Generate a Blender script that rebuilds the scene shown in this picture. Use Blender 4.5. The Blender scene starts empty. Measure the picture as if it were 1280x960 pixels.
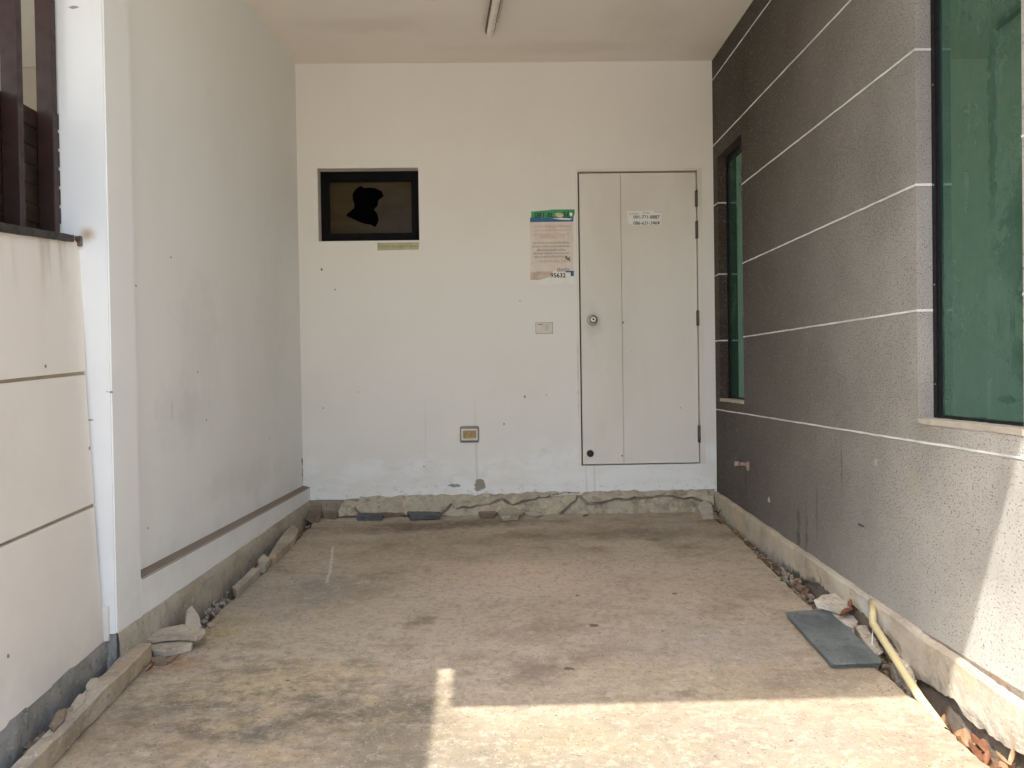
import bpy, bmesh, math, random
from mathutils import Vector, Matrix, noise
random.seed(7)
R = math.radians
scene = bpy.context.scene
COL = scene.collection

# ------------------------------------------------------------------ camera
FPX = 950.0
ZC = 0.93
yv = Vector((622 - 640, 480 - 468, -FPX)).normalized()
up = Vector((-0.0155, 1, 0)); up = (up - yv * up.dot(yv)).normalized()
xv = yv.cross(up).normalized()
M = Matrix((xv, yv, up))                      # rows: world axes seen in camera space
CAM = Vector((0, 0, ZC))
cd = bpy.data.cameras.new('camera'); cam = bpy.data.objects.new('camera', cd); COL.objects.link(cam)
cam.matrix_world = Matrix.Translation(CAM) @ M.to_4x4()
cd.sensor_width = 36; cd.lens = FPX / 1280 * 36; cd.clip_end = 2000; cd.clip_start = 0.05
scene.camera = cam

# ------------------------------------------------------------------ light
SUN_D = Vector((0.41, 0.385, -1)).normalized()
w = bpy.data.worlds.new('World'); scene.world = w; w.use_nodes = True
nt = w.node_tree
sky = nt.nodes.new('ShaderNodeTexSky'); sky.sky_type = 'NISHITA'; sky.sun_disc = False
sky.sun_elevation = math.asin(-SUN_D.z); sky.sun_rotation = math.atan2(-SUN_D.x, -SUN_D.y)
sky.air_density = 1.3; sky.dust_density = 4.2; sky.ozone_density = 3.0
bgn = nt.nodes['Background']; nt.links.new(sky.outputs[0], bgn.inputs[0]); bgn.inputs[1].default_value = 0.15
sl = bpy.data.lights.new('sun', 'SUN'); sl.energy = 2.0; sl.angle = R(0.5); sl.color = (1, 0.965, 0.905)
so = bpy.data.objects.new('sun', sl); COL.objects.link(so)
so.rotation_euler = SUN_D.to_track_quat('-Z', 'Y').to_euler(); so.location = (-3, -4, 8)
vs = scene.view_settings
vs.view_transform = 'Standard'; vs.look = 'None'; vs.gamma = 1; vs.exposure = 1.97; vs.use_curve_mapping = False
scene.render.engine = 'CYCLES'
cy = scene.cycles
cy.max_bounces = 10; cy.diffuse_bounces = 7; cy.glossy_bounces = 4; cy.use_denoising = True
cy.sample_clamp_indirect = 8; cy.caustics_reflective = False; cy.caustics_refractive = False

# ------------------------------------------------------------------ measuring helpers
def ray(px, py):
    c = Vector((px - 640, 480 - py, -FPX))
    return (M @ c).normalized()
def at(px, py, plane, lift=0.0):
    """point of a photo pixel on a plane (point, normal), plane pushed out by lift along its normal"""
    p0, n = plane
    d = ray(px, py)
    return CAM + d * ((p0 + n * lift - CAM).dot(n) / d.dot(n))
def plane3(a, u, v):
    n = Vector(u).cross(Vector(v)).normalized(); return (Vector(a), n)

D = FPX / 184
SL = 0.057
BACK = (Vector((0, D, 0)), Vector((0, -1, 0)))
XR = at(893, 345, BACK).x
RIGHT = (Vector((XR, 0, 0)), Vector((-1, 0, 0)))
XL = at(374, 350, BACK).x
DXL = 0.040
nL = Vector((1, -DXL, 0)).normalized()
LEFT = (Vector((XL, D, 0)), nL)
LDEP = 0.047
SLAB = (Vector((0, D, 0)), Vector((0, -SL, 1)).normalized())
def slab_z(y): return (y - D) * SL
ZCEIL = at(630, 78, BACK).z
YC = at(139, 480, LEFT, LDEP).y
FRONT = (Vector((0, YC, 0)), Vector((0, -1, 0)))
a_ = at(98, 298, FRONT); b_ = at(129, 755, FRONT)
LOW = plane3(a_, b_ - a_, Vector((-0.049, 1, 0.0)))
if LOW[1].x < 0: LOW = (LOW[0], -LOW[1])
print('D', D, 'XR', XR, 'XL', XL, 'ZC', ZCEIL, 'YC', YC)

# ------------------------------------------------------------------ materials
class NT:
    def __init__(s, name):
        s.m = bpy.data.materials.new(name); s.m.use_nodes = True
        s.t = s.m.node_tree; s.b = s.t.nodes['Principled BSDF']
        s.co = s.t.nodes.new('ShaderNodeTexCoord').outputs['Object']
    def N(s, ty, **kw):
        n = s.t.nodes.new('ShaderNode' + ty)
        for k, v in kw.items():
            if hasattr(n, k): setattr(n, k, v)
        return n
    def put(s, sock, v):
        if isinstance(v, bpy.types.NodeSocket): s.t.links.new(v, sock)
        elif isinstance(v, (tuple, list)) and len(v) == 3 and sock.type == 'RGBA': sock.default_value = (*v, 1)
        else: sock.default_value = v
    def vec(s, scale=(1, 1, 1), loc=(0, 0, 0), src=None):
        n = s.N('Mapping'); s.put(n.inputs[0], src or s.co)
        n.inputs['Scale'].default_value = scale; n.inputs['Location'].default_value = loc
        return n.outputs[0]
    def noise(s, scale, detail=4, rough=0.55, stretch=(1, 1, 1), loc=(0, 0, 0), dist=0.0):
        n = s.N('TexNoise'); s.put(n.inputs['Vector'], s.vec(stretch, loc))
        n.inputs['Scale'].default_value = scale; n.inputs['Detail'].default_value = detail
        n.inputs['Roughness'].default_value = rough; n.inputs['Distortion'].default_value = dist
        return n.outputs['Fac']
    def voro(s, scale, feature='F1', stretch=(1, 1, 1), loc=(0, 0, 0)):
        n = s.N('TexVoronoi', feature=feature); s.put(n.inputs['Vector'], s.vec(stretch, loc))
        n.inputs['Scale'].default_value = scale
        return n.outputs['Distance']
    def rng(s, v, a, b, c=0.0, d=1.0, smooth=True):
        n = s.N('MapRange'); n.interpolation_type = 'SMOOTHSTEP' if smooth else 'LINEAR'
        s.put(n.inputs[0], v)
        for i, x in enumerate((a, b, c, d)): n.inputs[1 + i].default_value = x
        return n.outputs[0]
    def math(s, op, a, b=0.0):
        n = s.N('Math', operation=op); s.put(n.inputs[0], a); s.put(n.inputs[1], b); return n.outputs[0]
    def mix(s, f, a, b, mode='MIX'):
        n = s.N('Mix'); n.data_type = 'RGBA'; n.blend_type = mode
        s.put(n.inputs[0], f); s.put(n.inputs[6], a); s.put(n.inputs[7], b); return n.outputs[2]
    def blob(s, c, r, soft=0.6, brk=0.5, bs=6.0):
        """stain round a place: 1 inside, fading, edge broken by noise"""
        v = s.N('VectorMath', operation='SUBTRACT'); s.put(v.inputs[0], s.co); v.inputs[1].default_value = c
        q = s.N('VectorMath', operation='DIVIDE'); s.t.links.new(v.outputs[0], q.inputs[0]); q.inputs[1].default_value = r
        l = s.N('VectorMath', operation='LENGTH'); s.t.links.new(q.outputs[0], l.inputs[0])
        nz = s.rng(s.noise(bs, 6, 0.65, loc=(c[0] * 3, c[1] * 5, 1)), 0.25, 0.75, -brk, brk, False)
        return s.rng(s.math('ADD', l.outputs['Value'], nz), 1 - soft, 1 + soft * 0.4, 1, 0)
    def bump(s, h, strength, dist=0.005, prev=None):
        n = s.N('Bump'); s.put(n.inputs['Height'], h); n.inputs['Strength'].default_value = strength
        n.inputs['Distance'].default_value = dist
        if prev is not None: s.t.links.new(prev, n.inputs['Normal'])
        return n.outputs[0]
    def N_z(s):
        n = s.N('SeparateXYZ'); s.put(n.inputs[0], s.co); return n.outputs['Z']
    def done(s, col, rough=0.8, normal=None, spec=0.3, metal=0.0):
        s.put(s.b.inputs['Base Color'], col); s.put(s.b.inputs['Roughness'], rough)
        s.b.inputs['Specular IOR Level'].default_value = spec; s.b.inputs['Metallic'].default_value = metal
        if normal is not None: s.t.links.new(normal, s.b.inputs['Normal'])
        return s.m

def paint(name, base, dirt, amt=0.35, blobs=(), bump=0.25, rough=0.65, extra=None, mot=(0.42, 0.75)):
    k = NT(name)
    c = k.mix(k.math('MULTIPLY', k.rng(k.noise(1.3, 8, 0.62), mot[0], mot[1]), amt), base, dirt)
    c = k.mix(k.math('MULTIPLY', k.rng(k.noise(2.2, 7, 0.6, stretch=(3, 3, 0.35), loc=(4, 2, 1)), 0.5, 0.8), amt * 0.4), c, dirt)
    # scattered nicks
    c = k.mix(k.math('MULTIPLY', k.rng(k.noise(26, 3, 0.5, loc=(9, 1, 3)), 0.775, 0.80), 0.35), c, tuple(x * 0.5 for x in dirt))
    for (ce, r, colr, st, soft, brk, bs) in blobs:
        c = k.mix(k.math('MULTIPLY', k.blob(ce, r, soft, brk, bs), st), c, colr)
    if extra: c = extra(k, c)
    h = k.noise(60, 5, 0.6); h2 = k.noise(3.0, 4, 0.5)
    nn = k.bump(h, bump * 0.4, 0.002); nn = k.bump(h2, bump * 0.3, 0.02, nn)
    return k.done(c, rough, nn)
def plain(name, base, rough=0.6, metal=0.0, var=0.25, scale=20, bump=0.15, spec=0.4):
    k = NT(name)
    c = k.mix(k.rng(k.noise(scale, 5, 0.6), 0.35, 0.7), base, tuple(x * (1 - var) for x in base))
    return k.done(c, k.rng(k.noise(scale * 2), 0.3, 0.7, rough - 0.08, min(1, rough + 0.1)), k.bump(k.noise(scale * 6, 5), bump, 0.002), spec, metal)
def concrete(name, base, dark, warm, bump=0.5, sc=1.0, pits=0.5):
    k = NT(name)
    c = k.mix(k.rng(k.noise(3.5 * sc, 8, 0.65), 0.35, 0.68), base, dark)
    c = k.mix(k.math('MULTIPLY', k.rng(k.noise(5 * sc, 6, 0.6, loc=(3, 7, 1)), 0.48, 0.7), 0.6), c, warm)
    c = k.mix(k.math('MULTIPLY', k.rng(k.noise(40 * sc, 4, 0.6, loc=(3, 7, 1)), 0.56, 0.7), pits), c, tuple(x * 0.4 for x in dark))
    c = k.mix(k.math('MULTIPLY', k.rng(k.noise(70 * sc, 3, 0.6, loc=(1, 9, 1)), 0.6, 0.72), 0.5), c, tuple(min(1, x * 1.7) for x in base))
    nn = k.bump(k.noise(110 * sc, 5, 0.7), bump, 0.004); nn = k.bump(k.noise(14 * sc, 6, 0.65), bump, 0.012, nn)
    return k.done(c, 0.92, nn, 0.2)

WHITE = (0.74, 0.71, 0.65)
MT = {}
P = lambda px, py, pl, lf=0.0: tuple(at(px, py, pl, lf))
# back wall: cream paint, whitewashed damp band at the bottom
def back_extra(k, c):
    sep = k.N('SeparateXYZ'); k.put(sep.inputs[0], k.co)
    z = sep.outputs['Z']; x = sep.outputs['X']
    wob = k.rng(k.noise(2.6, 7, 0.62, stretch=(1, 1, 0.6), loc=(2, 0, 5)), 0.25, 0.75, -0.16, 0.16, False)
    e = k.math('ADD', z, wob)
    m = k.rng(e, 0.30, 0.46, 1, 0)
    patch = k.rng(k.noise(4.5, 8, 0.7, stretch=(0.8, 1, 1.6), loc=(6, 1, 2)), 0.36, 0.60)
    c = k.mix(k.math('MULTIPLY', k.math('MULTIPLY', m, patch), 0.7), c, (0.84, 0.85, 0.84))
    # tide line on top of the band
    t = k.math('MULTIPLY', k.rng(e, 0.30, 0.345, 0, 1), k.rng(e, 0.345, 0.38, 1, 0))
    c = k.mix(k.math('MULTIPLY', k.math('MULTIPLY', t, k.rng(k.noise(5, 5, 0.6, loc=(3, 3, 3)), 0.5, 0.65)), 0.16), c, (0.42, 0.41, 0.39))
    # grey scuffs on the band
    c = k.mix(k.math('MULTIPLY', k.math('MULTIPLY', m, k.rng(k.noise(7, 7, 0.7, stretch=(1, 1, 2)), 0.55, 0.72)), 0.4), c, (0.50, 0.50, 0.49))
    flake = k.rng(z, 0.12, 0.24, 1, 0)
    c = k.mix(k.math('MULTIPLY', k.math('MULTIPLY', flake, k.rng(k.noise(18, 8, 0.75, stretch=(1, 1, 1.7), loc=(8, 8, 8)), 0.56, 0.60)), 0.55), c, (0.47, 0.43, 0.36))
    # fine vertical hairlines
    v = k.rng(k.noise(16, 3, 0.5, stretch=(1.6, 1, 0.03), loc=(0, 0, 9)), 0.655, 0.68)
    c = k.mix(k.math('MULTIPLY', k.math('MULTIPLY', v, k.rng(z, 0.9, 0.3, 0, 1)), 0.25), c, (0.4, 0.37, 0.32))
    # bare spot
    c = k.mix(k.blob(P(599, 606, BACK), (0.035, 1, 0.045), 0.12, 0.6, 22), c, (0.30, 0.27, 0.22))
    c = k.mix(k.blob(P(568, 607, BACK), (0.05, 1, 0.012), 0.2, 0.5, 30), c, (0.30, 0.28, 0.26))
    for q in ((402, 337, .007), (419, 362, .005), (404, 510, .004), (530, 583, .004), (656, 496, .006), (630, 530, .005), (448, 490, .003), (683, 494, .003), (650, 376, .003)):
        c = k.mix(k.blob(P(q[0], q[1], BACK), (q[2], 1, q[2] * 1.6), 0.3, 0.4, 60), c, (0.16, 0.13, 0.11))
    c = k.mix(k.math('MULTIPLY', k.blob(P(723, 470, BACK), (0.006, 1, 0.28), 0.5, 0.8, 25), 0.5), c, (0.35, 0.2, 0.15))
    return c
MT['back'] = paint('cream_wall_paint', (0.78, 0.75, 0.69), (0.68, 0.64, 0.56), 0.3, extra=back_extra)
def left_extra(k, c):
    for (px, py, rx, rz, st) in ((232, 515, .30, .16, .12), (195, 510, .02, .06, .12), (215, 510, .015, .06, .22), (250, 430, .25, .35, .12), (300, 600, .6, .10, .14), (340, 400, .3, .5, .10), (237, 512, .10, .12, .12)):
        ce = P(px, py, LEFT); c = k.mix(k.math('MULTIPLY', k.blob(ce, (1, rx, rz), 0.8, 0.6, 7), st), c, (0.34, 0.33, 0.31))
    for (px, py) in ((247, 465), (170, 357), (378, 575), (379, 590), (258, 525), (185, 660), (140, 490), (112, 525), (337, 548), (92, 9), (214, 322)):
        pl = LEFT if px > 165 else (LEFT[0] + nL * LDEP, nL)
        if px < 130: pl = FRONT
        ce = P(px, py, pl); c = k.mix(k.math('MULTIPLY', k.blob(ce, (0.02, .007, .005), 0.3, 0.6, 60), 0.7), c, (0.1, 0.08, 0.07))
    for (px, py, rz, st) in ((378, 577, .03, .9), (378.5, 592, .05, .8), (380, 604, .03, .9)):
        ce = P(px, py, LEFT); c = k.mix(k.math('MULTIPLY', k.blob(ce, (0.05, .022, rz), 0.4, 0.7, 40), st), c, (0.06, 0.05, 0.04))
    # dust creeping up from the ledge and rubbed patches
    c = k.mix(k.math('MULTIPLY', k.math('MULTIPLY', k.rng(k.N_z(), 0.50, 0.16, 0, 1), k.rng(k.noise(5, 7, 0.65, loc=(2, 2, 2)), 0.42, 0.66)), 0.15), c, (0.42, 0.38, 0.31))
    ce = P(109, 293, FRONT)
    c = k.mix(k.math('MULTIPLY', k.blob(ce, (0.03, 1, 0.028), 1.0, 0.25, 20), 0.75), c, (0.42, 0.25, 0.10))
    sep = k.N('SeparateXYZ'); k.put(sep.inputs[0], k.co)
    return c
MT['left'] = paint('grey_white_wall_paint', (0.80, 0.81, 0.79), (0.69, 0.695, 0.66), 0.3, extra=left_extra)
def ceil_extra(k, c):
    for (px, py, rx, ry, st) in ((470, 30, .5, .12, .25), (700, 60, .7, .10, .2), (800, 20, .25, .3, .15), (880, 60, .2, .2, .2)):
        ce = at(px, py, (Vector((0, 0, ZCEIL)), Vector((0, 0, 1)))); c = k.mix(k.math('MULTIPLY', k.blob(tuple(ce), (rx, ry, 1), 1.0, 0.7, 4), st), c, (0.56, 0.49, 0.38))
    c = k.mix(k.math('MULTIPLY', k.rng(k.noise(18, 3, 0.5), 0.73, 0.76), 0.5), c, (0.35, 0.28, 0.2))
    return c
MT['ceiling'] = paint('ceiling_paint', (0.83, 0.79, 0.72), (0.75, 0.70, 0.62), 0.35, bump=0.12, extra=ceil_extra)
def low_extra(k, c):
    sep = k.N('SeparateXYZ'); k.put(sep.inputs[0], k.co); z = sep.outputs['Z']
    run = k.math('MULTIPLY', k.rng(k.noise(9, 5, 0.6, stretch=(1, 1.5, 0.12)), 0.48, 0.68), k.rng(z, 1.15, 1.40, 0, 1))
    c = k.mix(k.math('MULTIPLY', run, 0.65), c, (0.46, 0.41, 0.34))
    low = k.math('MULTIPLY', k.rng(z, 0.25, -0.1, 0, 1), k.rng(k.noise(4, 6, 0.6), 0.35, 0.65))
    c = k.mix(k.math('MULTIPLY', low, 0.4), c, (0.42, 0.41, 0.40))
    for (px, py) in ((57, 458), (10, 820), (112, 560)):
        c = k.mix(k.blob(P(px, py, LOW), (0.02, .007, .007), 0.3, 0.6, 60), c, (0.25, 0.2, 0.15))
    return c
MT['low'] = paint('beige_panel_paint', (0.79, 0.75, 0.69), (0.64, 0.60, 0.53), 0.6, bump=0.4, extra=low_extra)
MT['ledge'] = paint('dusty_ledge', (0.24, 0.19, 0.145), (0.15, 0.115, 0.085), 0.6)
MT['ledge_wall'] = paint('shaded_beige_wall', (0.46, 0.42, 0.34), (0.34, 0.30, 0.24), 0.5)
MT['sill'] = paint('worn_sill', (0.50, 0.46, 0.385), (0.28, 0.24, 0.18), 0.9)
MT['joint'] = paint('dirty_joint', (0.42, 0.36, 0.27), (0.14, 0.11, 0.08), 1.0, mot=(0.45, 0.6))
MT['line'] = plain('groove_white', (0.80, 0.79, 0.76), 0.7, var=0.3, scale=7)

def stipple():
    k = NT('grey_sprayed_render')
    sep = k.N('SeparateXYZ'); k.put(sep.inputs[0], k.co)
    # paint paler towards the open end of the bay and towards the floor
    paleness = k.rng(k.math('ADD', sep.outputs['Y'], k.math('ADD', k.rng(k.noise(1.6, 7, 0.6), 0.25, 0.75, -0.22, 0.22, False), k.math('MULTIPLY', sep.outputs['Z'], 0.30))), 2.0, 5.4, 1, 0, False)
    paleness = k.math('POWER', paleness, 1.5)
    c = k.mix(paleness, (0.046, 0.034, 0.023), (0.60, 0.575, 0.525))
    c = k.mix(k.math('MULTIPLY', k.rng(k.noise(1.4, 7, 0.6), 0.4, 0.7), 0.35), c, (0.12, 0.105, 0.092))
    fine = k.noise(150, 3, 0.6, stretch=(1, 0.7, 1.3))
    c = k.mix(k.math('MULTIPLY', k.rng(fine, 0.57, 0.69), 0.72), c, (0.06, 0.053, 0.048))
    c = k.mix(k.math('MULTIPLY', k.rng(k.noise(120, 3, 0.6, loc=(5, 5, 5)), 0.58, 0.7), 0.5), c, (0.42, 0.40, 0.38))
    def b(px, py, ry, rz, col, st, soft=0.6, brk=0.5, bs=8):
        nonlocal c
        c = k.mix(k.math('MULTIPLY', k.blob(P(px, py, RIGHT), (1, ry, rz), soft, brk, bs), st), c, col)
    b(998, 660, .024, .14, (0.05, 0.047, 0.03), 0.6, 0.8, 1.0, 14)
    b(1008, 664, .022, .12, (0.05, 0.047, 0.03), 0.5, 0.8, 1.0, 16)
    b(1021, 640, .015, .14, (0.06, 0.055, 0.045), 0.35)
    b(1140, 600, .05, .05, (0.42, 0.38, 0.29), 0.5, 0.9, 0.5, 14)
    b(1095, 578, .012, .016, (0.5, 0.48, 0.42), 0.6, 0.5, 0.5, 40)
    b(961, 625, .02, .016, (0.6, 0.57, 0.5), 0.9, 0.3, 0.5, 40)
    b(932, 605, .012, .10, (0.04, 0.035, 0.03), 0.6, 0.6, 0.4, 20)
    b(1077, 657, .035, .007, (0.03, 0.03, 0.03), 0.8, 0.3, 0.4, 30)
    b(1052, 590, .008, .10, (0.06, 0.055, 0.05), 0.4)
    pass
    pass
    b(1160, 540, .15, .08, (0.30, 0.27, 0.22), 0.4, 0.9, 0.5, 8)
    nn = k.bump(k.rng(fine, 0.50, 0.68, 1, 0), 0.6, 0.003)
    nn = k.bump(k.noise(170, 4, 0.65), 0.7, 0.004, nn)
    return k.done(c, 0.75, nn, 0.35)
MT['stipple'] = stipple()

def floor_mat():
    k = NT('worn_concrete_slab')
    base, pale, brown = (0.41, 0.323, 0.225), (0.49, 0.405, 0.30), (0.215, 0.15, 0.095)
    c = k.mix(k.rng(k.noise(1.1, 8, 0.6, stretch=(0.7, 1.2, 1)), 0.38, 0.66), base, pale)
    c = k.mix(k.math('MULTIPLY', k.rng(k.noise(3.0, 9, 0.68, stretch=(0.8, 1.3, 1), loc=(3, 1, 0)), 0.47, 0.70), 0.75), c, brown)
    c = k.mix(k.math('MULTIPLY', k.rng(k.noise(9.0, 8, 0.7, stretch=(0.8, 1.5, 1), loc=(1, 8, 0)), 0.50, 0.70), 0.45), c, (0.22, 0.19, 0.155))
    def b(px, py, rx, ry, col, st, soft=0.9, brk=0.6, bs=5):
        nonlocal c
        c = k.mix(k.math('MULTIPLY', k.blob(P(px, py, SLAB), (rx, ry, 1), soft, brk, bs), st), c, col)
    b(560, 655, 0.75, 0.13, (0.13, 0.085, 0.055), 0.8, 0.9, 0.6, 4)
    b(500, 662, 0.35, 0.08, (0.12, 0.08, 0.05), 0.6, 0.9, 0.8, 6)
    b(780, 668, 0.65, 0.16, (0.16, 0.11, 0.075), 0.7, 0.9, 0.6, 4)
    b(400, 735, 0.30, 0.14, (0.22, 0.18, 0.145), 0.5)
    b(650, 715, 0.45, 0.25, (0.68, 0.50, 0.33), 0.7, 1.0, 0.4, 4)
    b(740, 720, 1.1, 0.65, (0.62, 0.49, 0.35), 0.6, 1.0, 0.5, 4)
    b(480, 780, 0.6, 0.4, (0.55, 0.445, 0.325), 0.35, 1.0, 0.5, 4)
    b(270, 790, 0.24, 0.18, (0.42, 0.33, 0.16), 0.65, 1.0, 0.5, 6)
    b(215, 830, 0.12, 0.06, (0.42, 0.20, 0.07), 0.7, 1.0, 0.7, 12)
    b(340, 850, 0.35, 0.20, (0.46, 0.36, 0.19), 0.6, 1.0, 0.6, 6)
    b(430, 890, 0.30, 0.13, (0.09, 0.075, 0.055), 0.7, 1.0, 0.9, 7)
    b(300, 915, 0.22, 0.10, (0.09, 0.08, 0.06), 0.75, 1.0, 0.9, 9)
    b(500, 900, 0.20, 0.26, (0.12, 0.10, 0.07), 0.65, 1.0, 0.9, 8)
    b(200, 885, 0.16, 0.07, (0.13, 0.11, 0.08), 0.6, 1.0, 0.9, 9)
    b(120, 930, 0.15, 0.06, (0.42, 0.31, 0.17), 0.5, 1.0, 0.9, 9)
    b(350, 945, 0.15, 0.04, (0.52, 0.33, 0.16), 0.6, 1.0, 0.9, 9)
    b(525, 778, 0.075, 0.09, (0.20, 0.14, 0.10), 0.65, 0.5, 0.9, 9)
    b(660, 838, 0.12, 0.11, (0.20, 0.15, 0.115), 0.6, 0.9, 0.9, 7)
    b(742, 782, 0.022, 0.020, (0.10, 0.07, 0.05), 0.85, 0.3, 0.4, 30)
    b(711, 836, 0.022, 0.016, (0.10, 0.07, 0.05), 0.85, 0.3, 0.4, 30)
    b(843, 742, 0.012, 0.012, (0.06, 0.05, 0.04), 0.8, 0.3, 0.4, 30)
    b(855, 866, 0.05, 0.035, (0.16, 0.12, 0.09), 0.7, 0.9, 0.8, 20)
    b(806, 908, 0.035, 0.015, (0.28, 0.20, 0.14), 0.7, 0.6, 0.8, 20)
    b(820, 674, 0.06, 0.05, (0.14, 0.10, 0.075), 0.6, 0.9, 0.7, 9)
    b(865, 684, 0.05, 0.05, (0.14, 0.10, 0.075), 0.5, 0.9, 0.7, 9)
    b(900, 800, 0.5, 0.25, (0.34, 0.32, 0.29), 0.5, 1.0, 0.6, 4)
    b(360, 745, 0.3, 0.3, (0.27, 0.245, 0.215), 0.5, 1.0, 0.6, 4)
    b(780, 960, 1.3, 0.42, (0.20, 0.172, 0.128), 0.85, 1.0, 0.4, 5)  # sunlit front darkened in the colour to hold down its glare
    b(700, 925, 0.4, 0.12, (0.30, 0.25, 0.155), 0.5, 1.0, 0.9, 9)
    b(1000, 920, 0.5, 0.12, (0.27, 0.235, 0.19), 0.5, 1.0, 0.9, 9)
    b(1000, 850, 0.35, 0.07, (0.22, 0.19, 0.16), 0.4, 1.0, 0.9, 7)
    # soft brown and grey mottling, strongest towards the damp left front
    dm_ = k.blob(P(330, 880, SLAB), (0.75, 0.55, 1), 1.0, 0.3, 3)
    c = k.mix(k.math('MULTIPLY', k.math('MULTIPLY', dm_, k.rng(k.noise(11, 9, 0.72, stretch=(0.8, 1.4, 1), loc=(7, 7, 0)), 0.44, 0.62)), 0.75), c, (0.115, 0.095, 0.065))
    c = k.mix(k.math('MULTIPLY', k.math('MULTIPLY', dm_, k.rng(k.noise(8, 8, 0.7, stretch=(0.9, 1.3, 1), loc=(1, 2, 3)), 0.47, 0.62)), 0.55), c, (0.50, 0.385, 0.22))
    c = k.mix(k.math('MULTIPLY', k.rng(k.noise(34, 7, 0.75, loc=(2, 7, 0)), 0.47, 0.64), 0.42), c, (0.19, 0.155, 0.11))
    c = k.mix(k.math('MULTIPLY', k.rng(k.noise(28, 7, 0.75, loc=(7, 3, 0)), 0.50, 0.64), 0.3), c, (0.56, 0.50, 0.40))
    # white scrape
    for i_ in range(13):
        t_ = i_ / 12; b(416 - 5 * t_ - (2 if i_ > 9 else 0), 685 + 42 * t_, 0.009, 0.030, (0.74, 0.71, 0.64), 0.7 - 0.3 * t_, 0.7, 0.35, 40)
    # swirling trowel marks, hairline scratches, grit
    c = k.mix(k.math('MULTIPLY', k.rng(k.noise(6, 6, 0.65, stretch=(0.6, 1.7, 1), dist=2.5), 0.56, 0.66), 0.16), c, (0.18, 0.14, 0.105))
    c = k.mix(k.math('MULTIPLY', k.rng(k.noise(5, 6, 0.65, stretch=(0.6, 1.9, 1), dist=3.0, loc=(5, 5, 0)), 0.60, 0.66), 0.16), c, (0.62, 0.57, 0.49))
    c = k.mix(k.math('MULTIPLY', k.rng(k.noise(110, 3, 0.6), 0.62, 0.68), 0.75), c, (0.09, 0.07, 0.055))
    c = k.mix(k.math('MULTIPLY', k.rng(k.noise(95, 3, 0.6, loc=(4, 4, 4)), 0.65, 0.71), 0.45), c, (0.72, 0.69, 0.62))
    c = k.mix(k.math('MULTIPLY', k.rng(k.noise(24, 3, 0.5, loc=(8, 4, 4)), 0.73, 0.76), 0.7), c, (0.08, 0.055, 0.04))
    nn = k.bump(k.noise(150, 5, 0.75), 0.6, 0.004); nn = k.bump(k.noise(10, 8, 0.7), 0.4, 0.012, nn)
    return k.done(c, k.rng(k.noise(4, 6), 0.3, 0.7, 0.62, 0.9), nn, 0.3)
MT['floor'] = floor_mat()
MT['chunk'] = concrete('broken_concrete', (0.50, 0.435, 0.345), (0.32, 0.265, 0.20), (0.50, 0.39, 0.25))
MT['rubble'] = concrete('mixed_rubble', (0.42, 0.35, 0.265), (0.20, 0.15, 0.10), (0.55, 0.49, 0.40), 0.8, 2.5)
MT['chunk_pale'] = concrete('pale_broken_mortar', (0.56, 0.51, 0.43), (0.38, 0.33, 0.26), (0.5, 0.4, 0.26))
MT['chunk_brown'] = concrete('brown_broken_screed', (0.27, 0.215, 0.16), (0.17, 0.13, 0.09), (0.3, 0.2, 0.12))
def plinth_right_mat():
    k = NT('cream_cement_plinth')
    c = k.mix(k.rng(k.noise(3.5, 8, 0.65), 0.35, 0.68), (0.56, 0.50, 0.405), (0.42, 0.36, 0.28))
    c = k.mix(k.math('MULTIPLY', k.rng(k.noise(4, 7, 0.65, loc=(3, 7, 1)), 0.48, 0.66), 0.7), c, (0.55, 0.44, 0.28))
    c = k.mix(k.math('MULTIPLY', k.rng(k.noise(16, 7, 0.7, loc=(3, 1, 8)), 0.54, 0.68), 0.5), c, (0.27, 0.22, 0.16))
    c = k.mix(k.math('MULTIPLY', k.rng(k.noise(55, 4, 0.6, loc=(1, 9, 1)), 0.6, 0.7), 0.5), c, (0.70, 0.66, 0.58))
    # cement slurry and black mould eating the foot
    for (px, py, ry, rz, col, st, bs) in ((945, 685, .35, .05, (0.33, 0.32, 0.29), .7, 9), (925, 668, .22, .028, (0.03, 0.03, 0.025), .95, 16), (948, 690, .13, .035, (0.02, 0.02, 0.02), .95, 16), (975, 705, .22, .05, (0.24, 0.245, 0.23), .8, 14), (1000, 722, .18, .035, (0.05, 0.05, 0.045), .9, 18), (1022, 735, .14, .045, (0.06, 0.06, 0.05), .95, 18), (1130, 835, .12, .04, (0.16, 0.13, 0.09), .8, 18), (1085, 755, .10, .06, (0.62, 0.63, 0.60), .7, 9), (1110, 790, .08, .07, (0.60, 0.61, 0.58), .6, 9)):
        c = k.mix(k.math('MULTIPLY', k.blob(P(px, py, RIGHT), (1, ry, rz), 0.8, 0.9, bs), st), c, col)
    nn = k.bump(k.noise(110, 5, 0.7), 0.4, 0.004); nn = k.bump(k.noise(14, 6, 0.65), 0.5, 0.014, nn)
    return k.done(c, 0.92, nn, 0.2)
MT['plinth_r'] = plinth_right_mat()
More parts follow.
